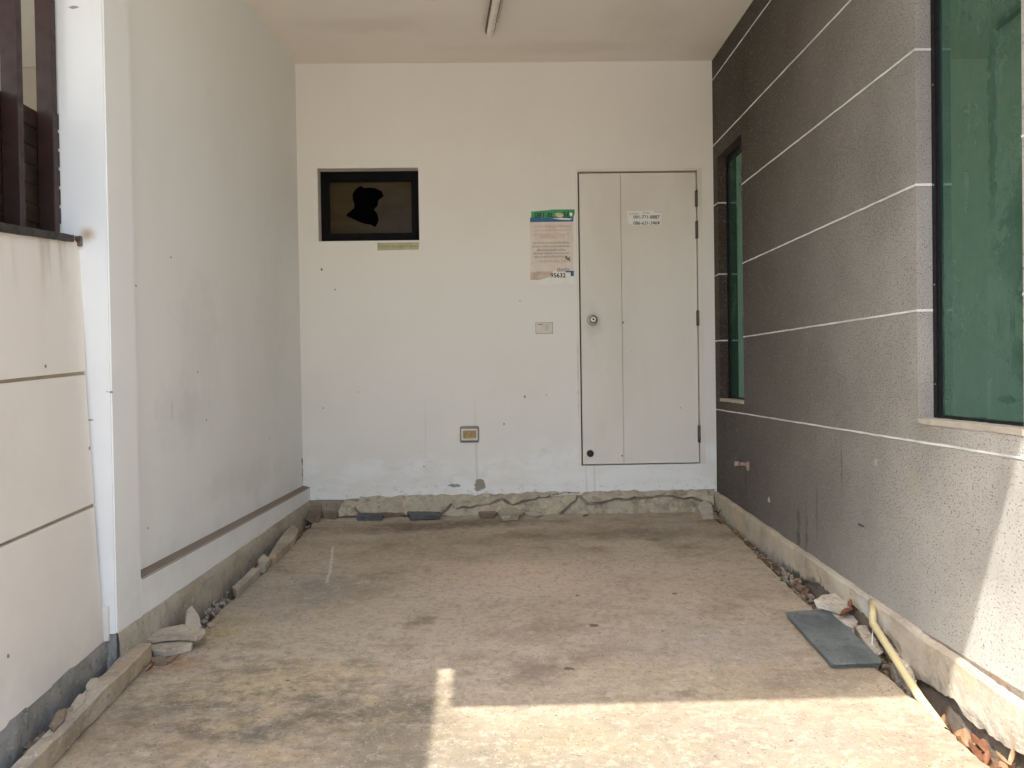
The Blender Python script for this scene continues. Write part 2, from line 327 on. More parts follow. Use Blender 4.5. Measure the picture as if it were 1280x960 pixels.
def plinth_back_mat():
    k = NT('brown_cement_plinth')
    c = k.mix(k.rng(k.noise(5, 8, 0.65), 0.38, 0.64), (0.46, 0.40, 0.305), (0.33, 0.27, 0.195))
    c = k.mix(k.math('MULTIPLY', k.rng(k.noise(9, 7, 0.7, loc=(3, 7, 1)), 0.46, 0.62), 0.8), c, (0.55, 0.48, 0.36))
    c = k.mix(k.math('MULTIPLY', k.rng(k.noise(14, 7, 0.7, loc=(5, 2, 8)), 0.52, 0.66), 0.6), c, (0.21, 0.155, 0.10))
    nn = k.bump(k.noise(90, 5, 0.7), 0.4, 0.004); nn = k.bump(k.noise(14, 6, 0.65), 0.5, 0.014, nn)
    return k.done(c, 0.92, nn, 0.2)
MT['plinth_b'] = plinth_back_mat()
MT['plinth_l'] = concrete('grey_cement_plinth', (0.47, 0.425, 0.345), (0.32, 0.28, 0.225), (0.50, 0.41, 0.28), 0.5, 1.0, 0.4)
MT['plinth_g'] = concrete('mouldy_grey_plinth', (0.30, 0.30, 0.28), (0.16, 0.165, 0.16), (0.33, 0.29, 0.23), 0.5, 1.0, 0.4)
MT['footing'] = concrete('footing_beam', (0.30, 0.26, 0.215), (0.17, 0.14, 0.11), (0.30, 0.2, 0.13), 0.5)
MT['soil'] = concrete('dry_soil', (0.20, 0.135, 0.08), (0.09, 0.06, 0.035), (0.34, 0.22, 0.11), 0.9, 2.0)
MT['street'] = concrete('street_concrete', (0.42, 0.40, 0.36), (0.33, 0.31, 0.28), (0.42, 0.37, 0.3), 0.3, 0.5, 0.2)
MT['slate'] = concrete('blue_grey_tile', (0.15, 0.165, 0.16), (0.095, 0.107, 0.105), (0.22, 0.235, 0.22), 0.5, 1.2, 0.5)
MT['dark_tile'] = plain('dark_tile_edge', (0.11, 0.11, 0.115), 0.6, var=0.4)
MT['timber'] = plain('dark_brown_paint', (0.040, 0.018, 0.016), 0.45, var=0.35, scale=14)
MT['timber_b'] = plain('dark_brown_board', (0.034, 0.017, 0.010), 0.55, var=0.5, scale=14)
MT['cap'] = plain('dark_slate_cap', (0.05, 0.045, 0.042), 0.6, var=0.5, scale=25)
MT['alu'] = plain('black_aluminium', (0.010, 0.010, 0.012), 0.4, var=0.2, bump=0.02, spec=0.25)
MT['black'] = plain('black_frame', (0.003, 0.0025, 0.0025), 0.6, var=0.2, bump=0.02, spec=0.12)
MT['void'] = plain('unlit_room', (0.0025, 0.0022, 0.002), 1.0, spec=0.0, bump=0.0)
MT['steel'] = plain('worn_steel', (0.55, 0.50, 0.42), 0.32, 1.0, 0.3, 60)
MT['steel_d'] = plain('tarnished_steel', (0.20, 0.17, 0.13), 0.5, 0.8, 0.4, 60)
MT['rusty'] = plain('rusty_steel', (0.16, 0.07, 0.03), 0.8, 0.3, 0.5, 60)
MT['brass'] = plain('brass_cover', (0.30, 0.21, 0.10), 0.45, 0.6, 0.35, 60)
MT['plastic'] = plain('aged_white_plastic', (0.70, 0.65, 0.54), 0.45, var=0.12)
MT['plastic_d'] = plain('grey_plastic', (0.28, 0.25, 0.21), 0.5)
MT['slot'] = plain('dark_slot', (0.03, 0.025, 0.02), 0.7)
MT['pvc'] = plain('yellow_pvc_pipe', (0.66, 0.56, 0.31), 0.45, var=0.28, scale=9)
MT['pipe'] = plain('pink_brown_pipe', (0.40, 0.28, 0.24), 0.5, var=0.4, scale=30)
MT['tube'] = plain('fluorescent_tube', (0.80, 0.76, 0.68), 0.3, var=0.04, bump=0.0)
MT['rim'] = plain('dark_lamp_rim', (0.09, 0.07, 0.05), 0.5, bump=0.0)
MT['fitting'] = plain('enamelled_fitting', (0.66, 0.61, 0.52), 0.4, var=0.1, bump=0.0)
MT['leaf'] = plain('dry_leaf', (0.21, 0.085, 0.04), 0.6, var=0.5, scale=30)
MT['leaf2'] = plain('dry_leaf_pale', (0.34, 0.19, 0.10), 0.6, var=0.4, scale=30)
MT['green'] = plain('green_leaf', (0.10, 0.22, 0.05), 0.5, var=0.3)
MT['ink'] = plain('black_ink', (0.02, 0.02, 0.018), 0.6)
MT['ink_g'] = plain('grey_ink', (0.22, 0.19, 0.15), 0.7)
MT['ink_o'] = plain('orange_ink', (0.56, 0.38, 0.27), 0.7)
MT['paper'] = plain('faded_paper', (0.75, 0.665, 0.565), 0.7, var=0.08)
MT['paper_w'] = plain('white_sticker', (0.82, 0.81, 0.76), 0.6, var=0.06)
MT['paper_y'] = plain('yellow_label', (0.47, 0.44, 0.26), 0.6, var=0.15)
MT['pgreen'] = plain('green_print', (0.05, 0.36, 0.13), 0.5, var=0.3)
MT['pblue'] = plain('blue_print', (0.03, 0.13, 0.28), 0.5, var=0.3)
MT['ptorn'] = plain('torn_paper', (0.66, 0.52, 0.40), 0.7)
def P_z(k): return k.N_z()
def door_mat():
    k = NT('door_paint')
    c = k.mix(k.rng(k.noise(1.6, 7, 0.6, stretch=(1, 1, 0.4)), 0.4, 0.75), (0.755, 0.715, 0.64), (0.66, 0.615, 0.54))
    c = k.mix(k.math('MULTIPLY', k.blob(P(741, 405, BACK), (0.07, 1, 0.13), 1.0, 0.5, 14), 0.22), c, (0.36, 0.30, 0.22))
    c = k.mix(k.math('MULTIPLY', k.rng(P_z(k), 0.45, 0.16, 0, 1), k.math('MULTIPLY', k.rng(k.noise(12, 6, 0.65, stretch=(1, 1, 0.4)), 0.45, 0.7), 0.3)), c, (0.42, 0.38, 0.31))
    for (px, py, r) in ((851, 510, .004), (790, 439, .003), (779, 403, .008), (778, 570, .007)):
        c = k.mix(k.blob(P(px, py, BACK), (r, 1, r), 0.3, 0.5, 50), c, (0.2, 0.17, 0.13))
    return k.done(c, 0.5, k.bump(k.noise(2.5, 4), 0.15, 0.02))
MT['door'] = door_mat()
def glass_green():
    k = NT('green_tinted_glass')
    k.t.nodes.remove(k.b)
    dust = k.rng(k.noise(3.0, 8, 0.7, stretch=(1, 1.4, 0.8)), 0.35, 0.75)
    streak = k.rng(k.noise(6, 5, 0.6, stretch=(1, 3, 0.5), dist=0.8, loc=(3, 3, 3)), 0.5, 0.75)
    dc = k.mix(k.math('MULTIPLY', dust, 0.8), (0.020, 0.060, 0.042), (0.085, 0.150, 0.115))
    dc = k.mix(k.math('MULTIPLY', streak, 0.22), dc, (0.13, 0.21, 0.165))
    d = k.N('BsdfDiffuse'); k.put(d.inputs[0], dc)
    g = k.N('BsdfGlossy'); k.put(g.inputs[0], (0.36, 0.60, 0.48)); k.put(g.inputs['Roughness'], 0.03)
    fr = k.N('LayerWeight'); fr.inputs[0].default_value = 0.35
    f = k.rng(fr.outputs['Fresnel'], 0.0, 1.0, 0.36, 0.95, False)
    for (px, py, ry, rz) in ((1248, 445, .05, .05), (1258, 462, .04, .05), (1225, 405, .012, .05), (1240, 395, .012, .05), (1235, 500, .05, .012), (1215, 150, .02, .35), (1250, 300, .10, .20), (1262, 120, .03, .3)):
        f = k.math('MULTIPLY', f, k.math('SUBTRACT', 1.0, k.math('MULTIPLY', k.blob(P(px, py, RIGHT), (1, ry, rz), 0.6, 0.8, 25), 0.55)))
    f = k.math('MULTIPLY', f, k.rng(dust, 0, 1, 1.0, 0.6))
    mx = k.N('MixShader'); k.put(mx.inputs[0], f); k.t.links.new(d.outputs[0], mx.inputs[1]); k.t.links.new(g.outputs[0], mx.inputs[2])
    out = [n for n in k.t.nodes if n.type == 'OUTPUT_MATERIAL'][0]
    k.t.links.new(mx.outputs[0], out.inputs[0])
    return k.m
MT['glass'] = glass_green()
k = NT('brown_film_glass'); c = k.mix(k.rng(k.noise(3, 6, 0.6, stretch=(0.4, 1, 2)), 0.35, 0.7), (0.038, 0.026, 0.010), (0.060, 0.043, 0.020))
MT['film'] = k.done(c, 0.2, k.bump(k.noise(5, 3), 0.3, 0.02), 0.10)

# ------------------------------------------------------------------ mesh helpers
class MB:
    def __init__(s): s.bm = bmesh.new()
    def face(s, pts):
        return s.bm.faces.new([s.bm.verts.new(Vector(p)) for p in pts])
    def prism(s, pts, off):
        off = Vector(off); a = [s.bm.verts.new(Vector(p)) for p in pts]; b = [s.bm.verts.new(Vector(p) + off) for p in pts]
        n = len(a); s.bm.faces.new(a); s.bm.faces.new(b[::-1])
        for i in range(n): s.bm.faces.new((a[i], b[i], b[(i + 1) % n], a[(i + 1) % n]))
        return s
    def prism2(s, A, B):
        a = [s.bm.verts.new(Vector(p)) for p in A]; b = [s.bm.verts.new(Vector(p)) for p in B]
        n = len(a); s.bm.faces.new(a); s.bm.faces.new(b[::-1])
        for i in range(n): s.bm.faces.new((a[i], b[i], b[(i + 1) % n], a[(i + 1) % n]))
        return s
    def box(s, a, b):
        (x0, y0, z0), (x1, y1, z1) = a, b
        return s.prism([(x0, y0, z0), (x1, y0, z0), (x1, y1, z0), (x0, y1, z0)], (0, 0, z1 - z0))
    def bar(s, p, q, wdir, w, h, hdir=(0, 0, 1)):
        """box from p to q, width w along wdir (centred), height h along hdir"""
        p, q, wd, hd = Vector(p), Vector(q), Vector(wdir).normalized() * w / 2, Vector(hdir) * h
        return s.prism([p - wd, p + wd, p + wd + hd, p - wd + hd], q - p)
    def tube(s, pts, r, seg=14, caps=True):
        pts = [Vector(p) for p in pts]; rings = []
        for i, p in enumerate(pts):
            rr = r[i] if isinstance(r, (list, tuple)) else r
            t = (pts[min(i + 1, len(pts) - 1)] - pts[max(i - 1, 0)]).normalized()
            u = t.orthogonal().normalized() if i == 0 else (u - t * u.dot(t)).normalized()
            v = t.cross(u)
            rings.append([s.bm.verts.new(p + (u * math.cos(2 * math.pi * j / seg) + v * math.sin(2 * math.pi * j / seg)) * rr) for j in range(seg)])
        for a, b in zip(rings, rings[1:]):
            for j in range(seg):
                f = s.bm.faces.new((a[j], a[(j + 1) % seg], b[(j + 1) % seg], b[j])); f.smooth = True
        if caps: s.bm.faces.new(rings[0][::-1]); s.bm.faces.new(rings[-1])
        return s
    def bevel(s, w, seg=2):
        bmesh.ops.bevel(s.bm, geom=s.bm.edges[:], offset=w, segments=seg, affect='EDGES', clamp_overlap=True); return s
    def rough(s, amp, sc, cuts=2, maxlen=None):
        bmesh.ops.triangulate(s.bm, faces=s.bm.faces[:])
        for _ in range(6):
            es = [e for e in s.bm.edges if e.calc_length() > (maxlen or 0.02)]
            if not es or len(s.bm.verts) > 6000: break
            bmesh.ops.subdivide_edges(s.bm, edges=es, cuts=1, use_grid_fill=True)
            bmesh.ops.triangulate(s.bm, faces=s.bm.faces[:])
        for v in s.bm.verts:
            v.co += noise.noise_vector(v.co * sc) * amp + noise.noise_vector(v.co * sc * 3.7) * amp * 0.4
        return s
    def build(s, name, mat, parent=None):
        bmesh.ops.recalc_face_normals(s.bm, faces=s.bm.faces[:])
        me = bpy.data.meshes.new(name); s.bm.to_mesh(me); s.bm.free()
        o = bpy.data.objects.new(name, me); COL.objects.link(o)
        me.materials.append(MT[mat] if isinstance(mat, str) else mat)
        if parent is not None: adopt(o, parent)
        return o
def adopt(o, parent):
    o.parent = parent
    # every part keeps world coordinates: only a top-level thing carries an offset
    o.matrix_parent_inverse = Matrix.Translation(-Vector(parent.location)) if parent.parent is None and parent.type == 'EMPTY' else Matrix.Identity(4)
def tag(o, label=None, cat=None, group=None, kind=None):
    if label: o['label'] = label
    if cat: o['category'] = cat
    if group: o['group'] = group
    if kind: o['kind'] = kind
    return o
def root(name, loc, label, cat, group=None):
    o = bpy.data.objects.new(name, None); COL.objects.link(o); o.location = loc; o.empty_display_size = 0.1
    return tag(o, label, cat, group, 'thing')
def rect_holes(mb, us, vs_, holes, f, off):
    """wall made of rectangles round holes; f(u, v) -> point, us/vs_ the outer limits"""
    U = sorted({us[0], us[1], *[h[0] for h in holes], *[h[1] for h in holes]})
    V = sorted({vs_[0], vs_[1], *[h[2] for h in holes], *[h[3] for h in holes]})
    grid = {}
    def vert(i, j, k):
        if (i, j, k) not in grid:
            grid[i, j, k] = mb.bm.verts.new(Vector(f(U[i], V[j])) + Vector(off) * k)
        return grid[i, j, k]
    def solid(i, j):
        if i < 0 or j < 0 or i >= len(U) - 1 or j >= len(V) - 1: return False
        cu, cv = (U[i] + U[i + 1]) / 2, (V[j] + V[j + 1]) / 2
        return not any(h[0] < cu < h[1] and h[2] < cv < h[3] for h in holes)
    for i in range(len(U) - 1):
        for j in range(len(V) - 1):
            if not solid(i, j): continue
            for k in (0, 1): mb.bm.faces.new([vert(i, j, k), vert(i + 1, j, k), vert(i + 1, j + 1, k), vert(i, j + 1, k)])
            for (di, dj, a, b) in ((-1, 0, (i, j), (i, j + 1)), (1, 0, (i + 1, j), (i + 1, j + 1)), (0, -1, (i, j), (i + 1, j)), (0, 1, (i, j + 1), (i + 1, j + 1))):
                if not solid(i + di, j + dj):
                    mb.bm.faces.new([vert(*a, 0), vert(*b, 0), vert(*b, 1), vert(*a, 1)])
    return mb

# ------------------------------------------------------------------ ground
g = MB(); g.face([(-400, -400, -0.62), (400, -400, -0.62), (400, 400, -0.62), (-400, 400, -0.62)])
tag(g.build('ground', 'street'), kind='structure')

left_edge = [(398, 648), (375, 672), (345, 703), (300, 742), (262, 778), (228, 812), (170, 824), (100, 872), (20, 952), (-60, 1020)]
right_edge = [(893, 640), (905, 655), (940, 689), (985, 733), (1030, 776), (1070, 812), (1112, 850), (1160, 890), (1195, 925), (1238, 962), (1300, 1015)]
def dense(pts, step, jit):
    out = []
    for a, b in zip(pts, pts[1:]):
        n = max(1, int((b - a).length / step))
        for i in range(n):
            p = a.lerp(b, i / n)
            out.append(p + Vector((noise.noise(p * 9) * jit * 1.5 + noise.noise(p * 31) * jit, 0, 0)))
    out.append(pts[-1]); return out
Ls = dense([at(*p, SLAB) for p in left_edge], 0.02, 0.008)
Rs = dense([at(*p, SLAB) for p in right_edge], 0.02, 0.009)
def on_slab(x, y, h=0.0): return Vector((x, y, slab_z(y) + h))
Lf = Ls + [on_slab(Ls[-1].x, -4)]
Rf = Rs + [on_slab(Rs[-1].x, -4)]
for p in Lf + Rf: p.z = slab_z(p.y)
s = MB(); outline = Lf + Rf[::-1]
s.prism(outline, (0, 0, -0.20))
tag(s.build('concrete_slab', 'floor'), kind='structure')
# soil under and beside the slab
def soil_strip(xa, xb, y0, y1, dz, name):
    mb = MB(); nx, ny = 10, int((y1 - y0) / 0.035)
    V = [[mb.bm.verts.new(Vector((xa + (xb - xa) * i / nx, y0 + (y1 - y0) * j / ny, 0))) for i in range(nx + 1)] for j in range(ny + 1)]
    for row in V:
        for v in row:
            v.co.z = slab_z(v.co.y) - (dz(v.co.y) if name != 'soil_bank' else dz(v.co.y, v.co.x)) + noise.noise(v.co * 8) * 0.02 + noise.noise(v.co * 30) * 0.008
    for j in range(ny):
        for i in range(nx):
            mb.bm.faces.new((V[j][i], V[j][i + 1], V[j + 1][i + 1], V[j + 1][i]))
    return tag(mb.build(name, 'soil'), kind='structure')
def slab_edge_x(y): return min(Ls, key=lambda p: abs(p.y - y)).x
def dz_r(y):
    pts = [(0, .04), (2.12, .06), (2.3, .09), (2.5, .13), (2.72, .14), (2.85, .045), (3.2, .05), (3.45, .07), (3.7, .035), (6, .03)]
    for (a, va), (b_, vb) in zip(pts, pts[1:]):
        if a <= y <= b_: return va + (vb - va) * (y - a) / (b_ - a)
    return .09
def dz_l(y): return 0.035 + (0.03 if y < 3.4 else 0)
soil_strip(XR - 0.45, XR + 0.12, -1.0, D, dz_r, 'soil')
def dz_bank(y, x):
    d = dz_l(y)
    if y < 2.72: d = -0.022 if x < min(Ls, key=lambda p: abs(p.y - y)).x - 0.03 else 0.06
    if 3.25 < y < 3.75: d = 0.11
    return d
soil_strip(-1.62, XL + 0.30, 1.2, D + 0.02, dz_bank, 'soil_bank')

# ------------------------------------------------------------------ back wall
bw = root('back_wall', (0, D, 0), 'cream painted back wall with a door, small black window and peeling damp base', 'wall')
zb = at(640, 618, BACK).z
def brect(x0, y0, x1, y1):
    a, b, c, d = at(x0, y0, BACK), at(x1, y0, BACK), at(x0, y1, BACK), at(x1, y1, BACK)
    return ((a.x + c.x) / 2, (b.x + d.x) / 2, (c.z + d.z) / 2, (a.z + b.z) / 2)
WIN = brect(397.5, 210, 523.5, 301); DOOR = brect(724, 212, 877, 581)
mb = MB()
rect_holes(mb, (XL - 0.1, XR + 0.1), (-0.3, ZCEIL + 0.1), [WIN, DOOR], lambda u, v: (u, D, v), (0, 0.14, 0))
mb.build('wall', 'back', bw)
# near-black sheet standing in for the darkness of the room behind
mb = MB(); mb.box((XL - 0.1, D + 0.16, -0.3), (XR + 0.1, D + 0.20, ZCEIL + 0.1)); mb.build('dark_backing', 'void', bw)
# white patch of plaster running down below the paint line
# window
wx0, wx1, wz0, wz1 = WIN
fx0 = wx0; fz1 = wz1
wn = MB()
fw = 0.058; y0 = D + 0.085
for (a, b, c, d) in ((fx0, wx1 - 0.001, fz1 - fw, fz1), (fx0, wx1 - 0.001, wz0 + 0.001, wz0 + fw), (fx0, fx0 + fw, wz0 + fw, fz1 - fw), (wx1 - fw - 0.001, wx1 - 0.001, wz0 + fw, fz1 - fw)):
    wn.box((a, y0, c), (b, y0 + 0.05, d))
# lip of the sash
for (a, b, c, d) in ((fx0 + fw, wx1 - fw, fz1 - fw - 0.012, fz1 - fw), (fx0 + fw, wx1 - fw, wz0 + fw, wz0 + fw + 0.012)):
    wn.box((a, y0 + 0.012, c), (b, y0 + 0.045, d))
win = wn.build('window', 'black', bw)
# pane with broken hole
def bp(px, py, y=None):
    p = at(px, py, BACK, -0.105); return Vector((p.x, D + 0.105, p.z))
hole = [(450.5, 232), (455, 235), (462, 234.5), (470, 235.5), (477, 239), (479.5, 245), (476, 248), (473, 250), (472, 257), (467, 262), (471.5, 267), (473.5, 275), (472, 279), (469, 284), (464, 281), (457, 280), (448, 277), (440, 273), (434, 270.5), (433, 268), (438, 264), (442.5, 260), (443, 256), (441, 250), (440.5, 243), (444, 237), (448, 234)]
ox0, ox1, oz0, oz1 = fx0 + fw, wx1 - fw, wz0 + fw, fz1 - fw
hp = [bp(*h) for h in hole]
pn = MB()
cx = sum(p.x for p in hp) / len(hp); cz = sum(p.z for p in hp) / len(hp)
outer = []
for p in hp:
    dx, dz = p.x - cx, p.z - cz
    t = min([(ox1 - cx) / dx if dx > 0 else (ox0 - cx) / dx if dx < 0 else 9, (oz1 - cz) / dz if dz > 0 else (oz0 - cz) / dz if dz < 0 else 9])
    outer.append(Vector((cx + dx * t, p.y, cz + dz * t)))
corners = [Vector((x, D + 0.105, z)) for x in (ox0, ox1) for z in (oz0, oz1)]
n = len(hp)
for i in range(n):
    a, b, c, d = hp[i], hp[(i + 1) % n], outer[(i + 1) % n], outer[i]
    poly = [a, b, c]
    if abs(c.x - d.x) > 1e-5 and abs(c.z - d.z) > 1e-5:
        k_ = min(corners, key=lambda q: abs((q - c).x) * 0 + min(abs(q.x - c.x) + abs(q.z - d.z), abs(q.x - d.x) + abs(q.z - c.z)))
        poly.append(k_)
    poly.append(d)
    pn.prism(poly, (0, 0.004, 0))
pn.build('pane', 'film', win)


# door
dx0, dx1, dz0, dz1 = DOOR
dr = MB(); seam = at(778, 400, BACK).x
gp = 0.009
lx0, lx1, lz0, lz1 = dx0 + 0.013, dx1 - 0.026, dz0 + 0.008, dz1 - 0.019
dr.box((lx0, D + 0.012, lz0), (seam - 0.0011, D + 0.05, lz1)); dr.box((seam + 0.0011, D + 0.0125, lz0), (lx1, D + 0.05, lz1))
dr.bevel(0.0012, 1)
door = dr.build('door', 'door', bw)
dm = MB(); dm.box((lx0 + 0.004, D + 0.0255, lz0 + 0.004), (lx1 - 0.004, D + 0.048, lz1 - 0.004)); dm.build('door_core', 'plastic_d', door)
df = MB()
df.box((lx1 + 0.007, D - 0.003, dz0), (dx1 + 0.012, D + 0.09, dz1 + 0.006)); df.box((dx0 - 0.008, D - 0.004, dz1 - 0.010), (lx1 + 0.005, D + 0.09, dz1 + 0.008))
df.box((dx0 - 0.012, D - 0.002, dz0), (dx0 + 0.002, D + 0.09, dz1 - 0.010))
df.build('door_frame', 'door', bw)
dg = MB(); dg.box((dx0 + 0.001, D + 0.055, dz0 + 0.001), (dx1 - 0.001, D + 0.08, dz1 - 0.001)); dg.build('dark_gap_sheet', 'void', bw)  # near-black sheet behind the leaf, its colour supplies the shade in the gaps
for (py0, py1) in ((238, 258), (276, 298), (388, 407), (532, 553)):
    h = MB(); a = at(874, py0, BACK); b = at(874.5, py1, BACK)
    h.tube([(lx1 + 0.003, D - 0.002, b.z), (lx1 + 0.003, D - 0.002, a.z)], 0.007, 8)
    h.box((lx1 - 0.008, D + 0.006, b.z), (lx1 + 0.001, D + 0.0115, a.z))
    h.build('hinge', 'steel_d', door)
kc = at(740.5, 400, BACK)
kb = MB()
kb.tube([(kc.x, D + 0.012, kc.z), (kc.x, D + 0.006, kc.z), (kc.x, D + 0.002, kc.z)], [0.036, 0.036, 0.030], 24)
kb.build('rose', 'steel', door)
kb = MB()
kb.tube([(kc.x, D + 0.003, kc.z), (kc.x, D - 0.025, kc.z), (kc.x, D - 0.032, kc.z), (kc.x, D - 0.045, kc.z), (kc.x, D - 0.058, kc.z), (kc.x, D - 0.063, kc.z)], [0.013, 0.013, 0.024, 0.028, 0.024, 0.014], 24)
kb.build('door_knob', 'steel', door)
kb = MB(); kb.tube([(kc.x, D - 0.0625, kc.z), (kc.x, D - 0.0655, kc.z)], 0.008, 16); kb.build('keyhole', 'slot', door)
kc = at(738, 567, BACK)
kb = MB(); kb.tube([(kc.x, D + 0.0125, kc.z), (kc.x, D + 0.004, kc.z), (kc.x, D - 0.004, kc.z), (kc.x, D - 0.008, kc.z)], [0.024, 0.024, 0.019, 0.008], 20); kb.build('floor_bolt', 'slot', door)

# cracked cement plinth at the foot of the back wall
zt = at(640, 617, BACK, 0.012).z; ybf = at(640, 642, SLAB).y
FIL = plane3((0, D - 0.014, zt), (1, 0, 0), (0, ybf - (D - 0.014), slab_z(ybf) - zt))
if FIL[1].y > 0: FIL = (FIL[0], -FIL[1])
def piece(mb, pts, lift, thick=0.05, plane=None, rough=True):
    pl = plane or FIL
    A = [at(px, py, pl, lift) for px, py in pts]
    mb.prism2(A, [p - pl[1] * thick + Vector((0, 0, 0)) for p in A])
top = lambda x: 622 - (x - 382) * 0.0212
pl1 = [(450, top(450)), (520, top(520)), (600, top(600)), (680, top(680)), (727, top(727) + 0), (705, 616), (685, 620), (662, 624), (640, 629), (628, 622.5), (600, 630.5), (582, 633), (570, 635), (563, 629), (556, 635), (549, 641), (540, 643), (470, 643), (452, 642), (446, 634)]
pl2 = [(565, 632), (572, 637), (600, 633.5), (627, 626), (641, 632), (664, 627), (686, 622), (706, 618.5), (722, 617), (719, 624), (697, 645), (600, 646), (552, 645)]
pl3 = [(725, 622), (731, 631.5), (750, 630), (769, 626.5), (790, 624.5), (808, 625), (827, 621), (870, 625), (884, 629), (880, 634), (876, 644), (703, 645)]
pl4 = [(730, top(730)), (800, top(800)), (893, top(893)), (893, 630), (886, 626), (870, 622), (826, 617.5), (807, 621.5), (790, 621), (768, 623), (750, 626.5), (733, 628), (728, 617)]
pl5 = [(430, top(430) + 3), (449, 627), (443, 635), (449, 643), (420, 646)]
mb = MB()
for pts, lf in ((pl1, 0.0), (pl2, 0.006), (pl4, 0.004)): piece(mb, pts, lf)
mb.rough(0.013, 20, maxlen=0.014); mb.build('plinth', 'plinth_b', bw)
for pts, lf in ((pl3, -0.008), (pl5, 0.0)):
    mb = MB(); piece(mb, pts, lf)
    mb.rough(0.012, 20, maxlen=0.014); mb.build('plinth_patch', 'plinth_b', bw)
mb = MB(); piece(mb, [(384, top(384)), (893, top(893)), (893, 648), (384, 650)], -0.022, 0.05); mb.rough(0.004, 12, maxlen=0.05); mb.build('plinth_core', 'footing', bw)

# ------------------------------------------------------------------ right wall
rw = root('right_wall', (XR, D, 0), 'dark grey stippled right wall with thin white groove lines and green windows', 'wall')
zs = at(1178, 523, RIGHT, -0.065).z
nY0, nY1 = at(928, 300, RIGHT).y, at(898, 300, RIGHT).y
bY0, bY1 = at(1279, 400, RIGHT).y, at(1145, 230, RIGHT).y
nz0, nz1 = at(928, 501, RIGHT).z, at(928, 166, RIGHT).z
RD = 0.066
mb = MB()
rect_holes(mb, (0.2, D + 0.1), (0.02, ZCEIL + 0.08), [(nY0, nY1, nz0, nz1), (bY0, bY1, zs, nz1)], lambda u, v: (XR, u, v), (0.16, 0, 0))
# lower part cut along the sloping plinth line
tl = [at(893, 612, RIGHT), at(1280, 876, RIGHT)]
sl_ = (tl[0].z - tl[1].z) / (tl[0].y - tl[1].y)
ptop = lambda y: tl[0].z + (y - tl[0].y) * sl_
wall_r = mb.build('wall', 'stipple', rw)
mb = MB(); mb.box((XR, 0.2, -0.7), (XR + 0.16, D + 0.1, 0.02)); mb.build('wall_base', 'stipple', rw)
# grooves
gz = [0.70 + 0.45 * i for i in range(6)]
zl = [at(1280, 573, RIGHT).z, at(1168, 388, RIGHT, -RD).z, at(1145, 231, RIGHT).z, at(1145, 61, RIGHT).z, at(893, 181, RIGHT).z, at(893, 97, RIGHT).z]
print('groove z', zl, 'win', nY0, nY1, bY0, bY1, nz0, nz1, zs)
def strip(mb, ya, yb, z, x, hw=0.0036):
    n = max(2, int(abs(yb - ya) / 0.04)); t = []; b = []
    for i in range(n + 1):
        y = ya + (yb - ya) * i / n
        e = noise.noise(Vector((y * 13, z * 7, 0))) * 0.0016; e2 = noise.noise(Vector((y * 29, z * 7, 5))) * 0.0012
        t.append((x, y, z + hw + e + e2)); b.append((x, y, z - hw + e - e2))
    mb.prism(t + b[::-1], (0.003, 0, 0))
for z in zl:
    mb = MB(); x = XR - 0.0022
    segs = [(0.2, D)]
    if zs < z < nz1: segs = [(0.2, bY0), (bY1, nY0), (nY1, D)]
    for (a, b) in segs: strip(mb, a, b, z, x)
    if zs < z < nz1:
        for yy in (bY1, nY1):
            mb.box((XR - 0.002, yy - 0.002, z - 0.0042), (XR + RD, yy + 0.001, z + 0.0042))
    mb.build('groove_line', 'line', rw)
def window_r(y0, y1, z0, z1, label):
    wm = MB(); xf = XR + RD; fw = 0.046
    for (a, b, c, d) in ((y0 + .001, y0 + fw, z0 + .001, z1 - .001), (y1 - fw, y1 - .001, z0 + .001, z1 - .001), (y0 + fw, y1 - fw, z0 + .001, z0 + 0.012), (y0 + fw, y1 - fw, z1 - fw, z1 - .001)):
        wm.box((xf - 0.010, a, c), (xf + 0.05, b, d))
    # dark gasket lip on the jambs
    for (a, b) in ((y0 + 0.012, y0 + 0.018), (y1 - 0.030, y1 - 0.024)):
        wm.box((xf - 0.014, a, z0 + 0.012), (xf - 0.009, b, z1 - fw))
    o = tag(wm.build('window', 'alu', rw), label)
    p = MB(); p.box((xf - 0.003, y0 + fw, z0 + 0.012), (xf + 0.003, y1 - fw, z1 - fw)); p.build('pane', 'glass', o)
    for i in range(5):
        sm = MB(); zz = z0 + 0.12 + i * (z1 - z0 - 0.2) / 4
        sm.tube([(xf - 0.0095, y1 - 0.012, zz), (xf - 0.0115, y1 - 0.012, zz)], 0.0035, 8); sm.build('screw', 'steel', o)
    s_ = MB(); s_.box((XR - 0.003, y0 + 0.002, z0 - 0.018), (XR + RD - 0.002, y1 - 0.001, z0 + 0.001)) ; s_.rough(0.003, 25, maxlen=0.02)
    tag(s_.build('sill', 'sill', o))
window_r(nY0, nY1, nz0, nz1, 'narrow green window by the back corner')
window_r(bY0, bY1, zs, nz1, 'large green window nearer the street')
mb = MB(); mb.box((XR + 0.20, 0.2, -0.3), (XR + 0.24, D + 0.1, ZCEIL)); mb.build('dark_backing', 'void', rw)  # near-black sheet, its colour supplies the darkness behind the glass
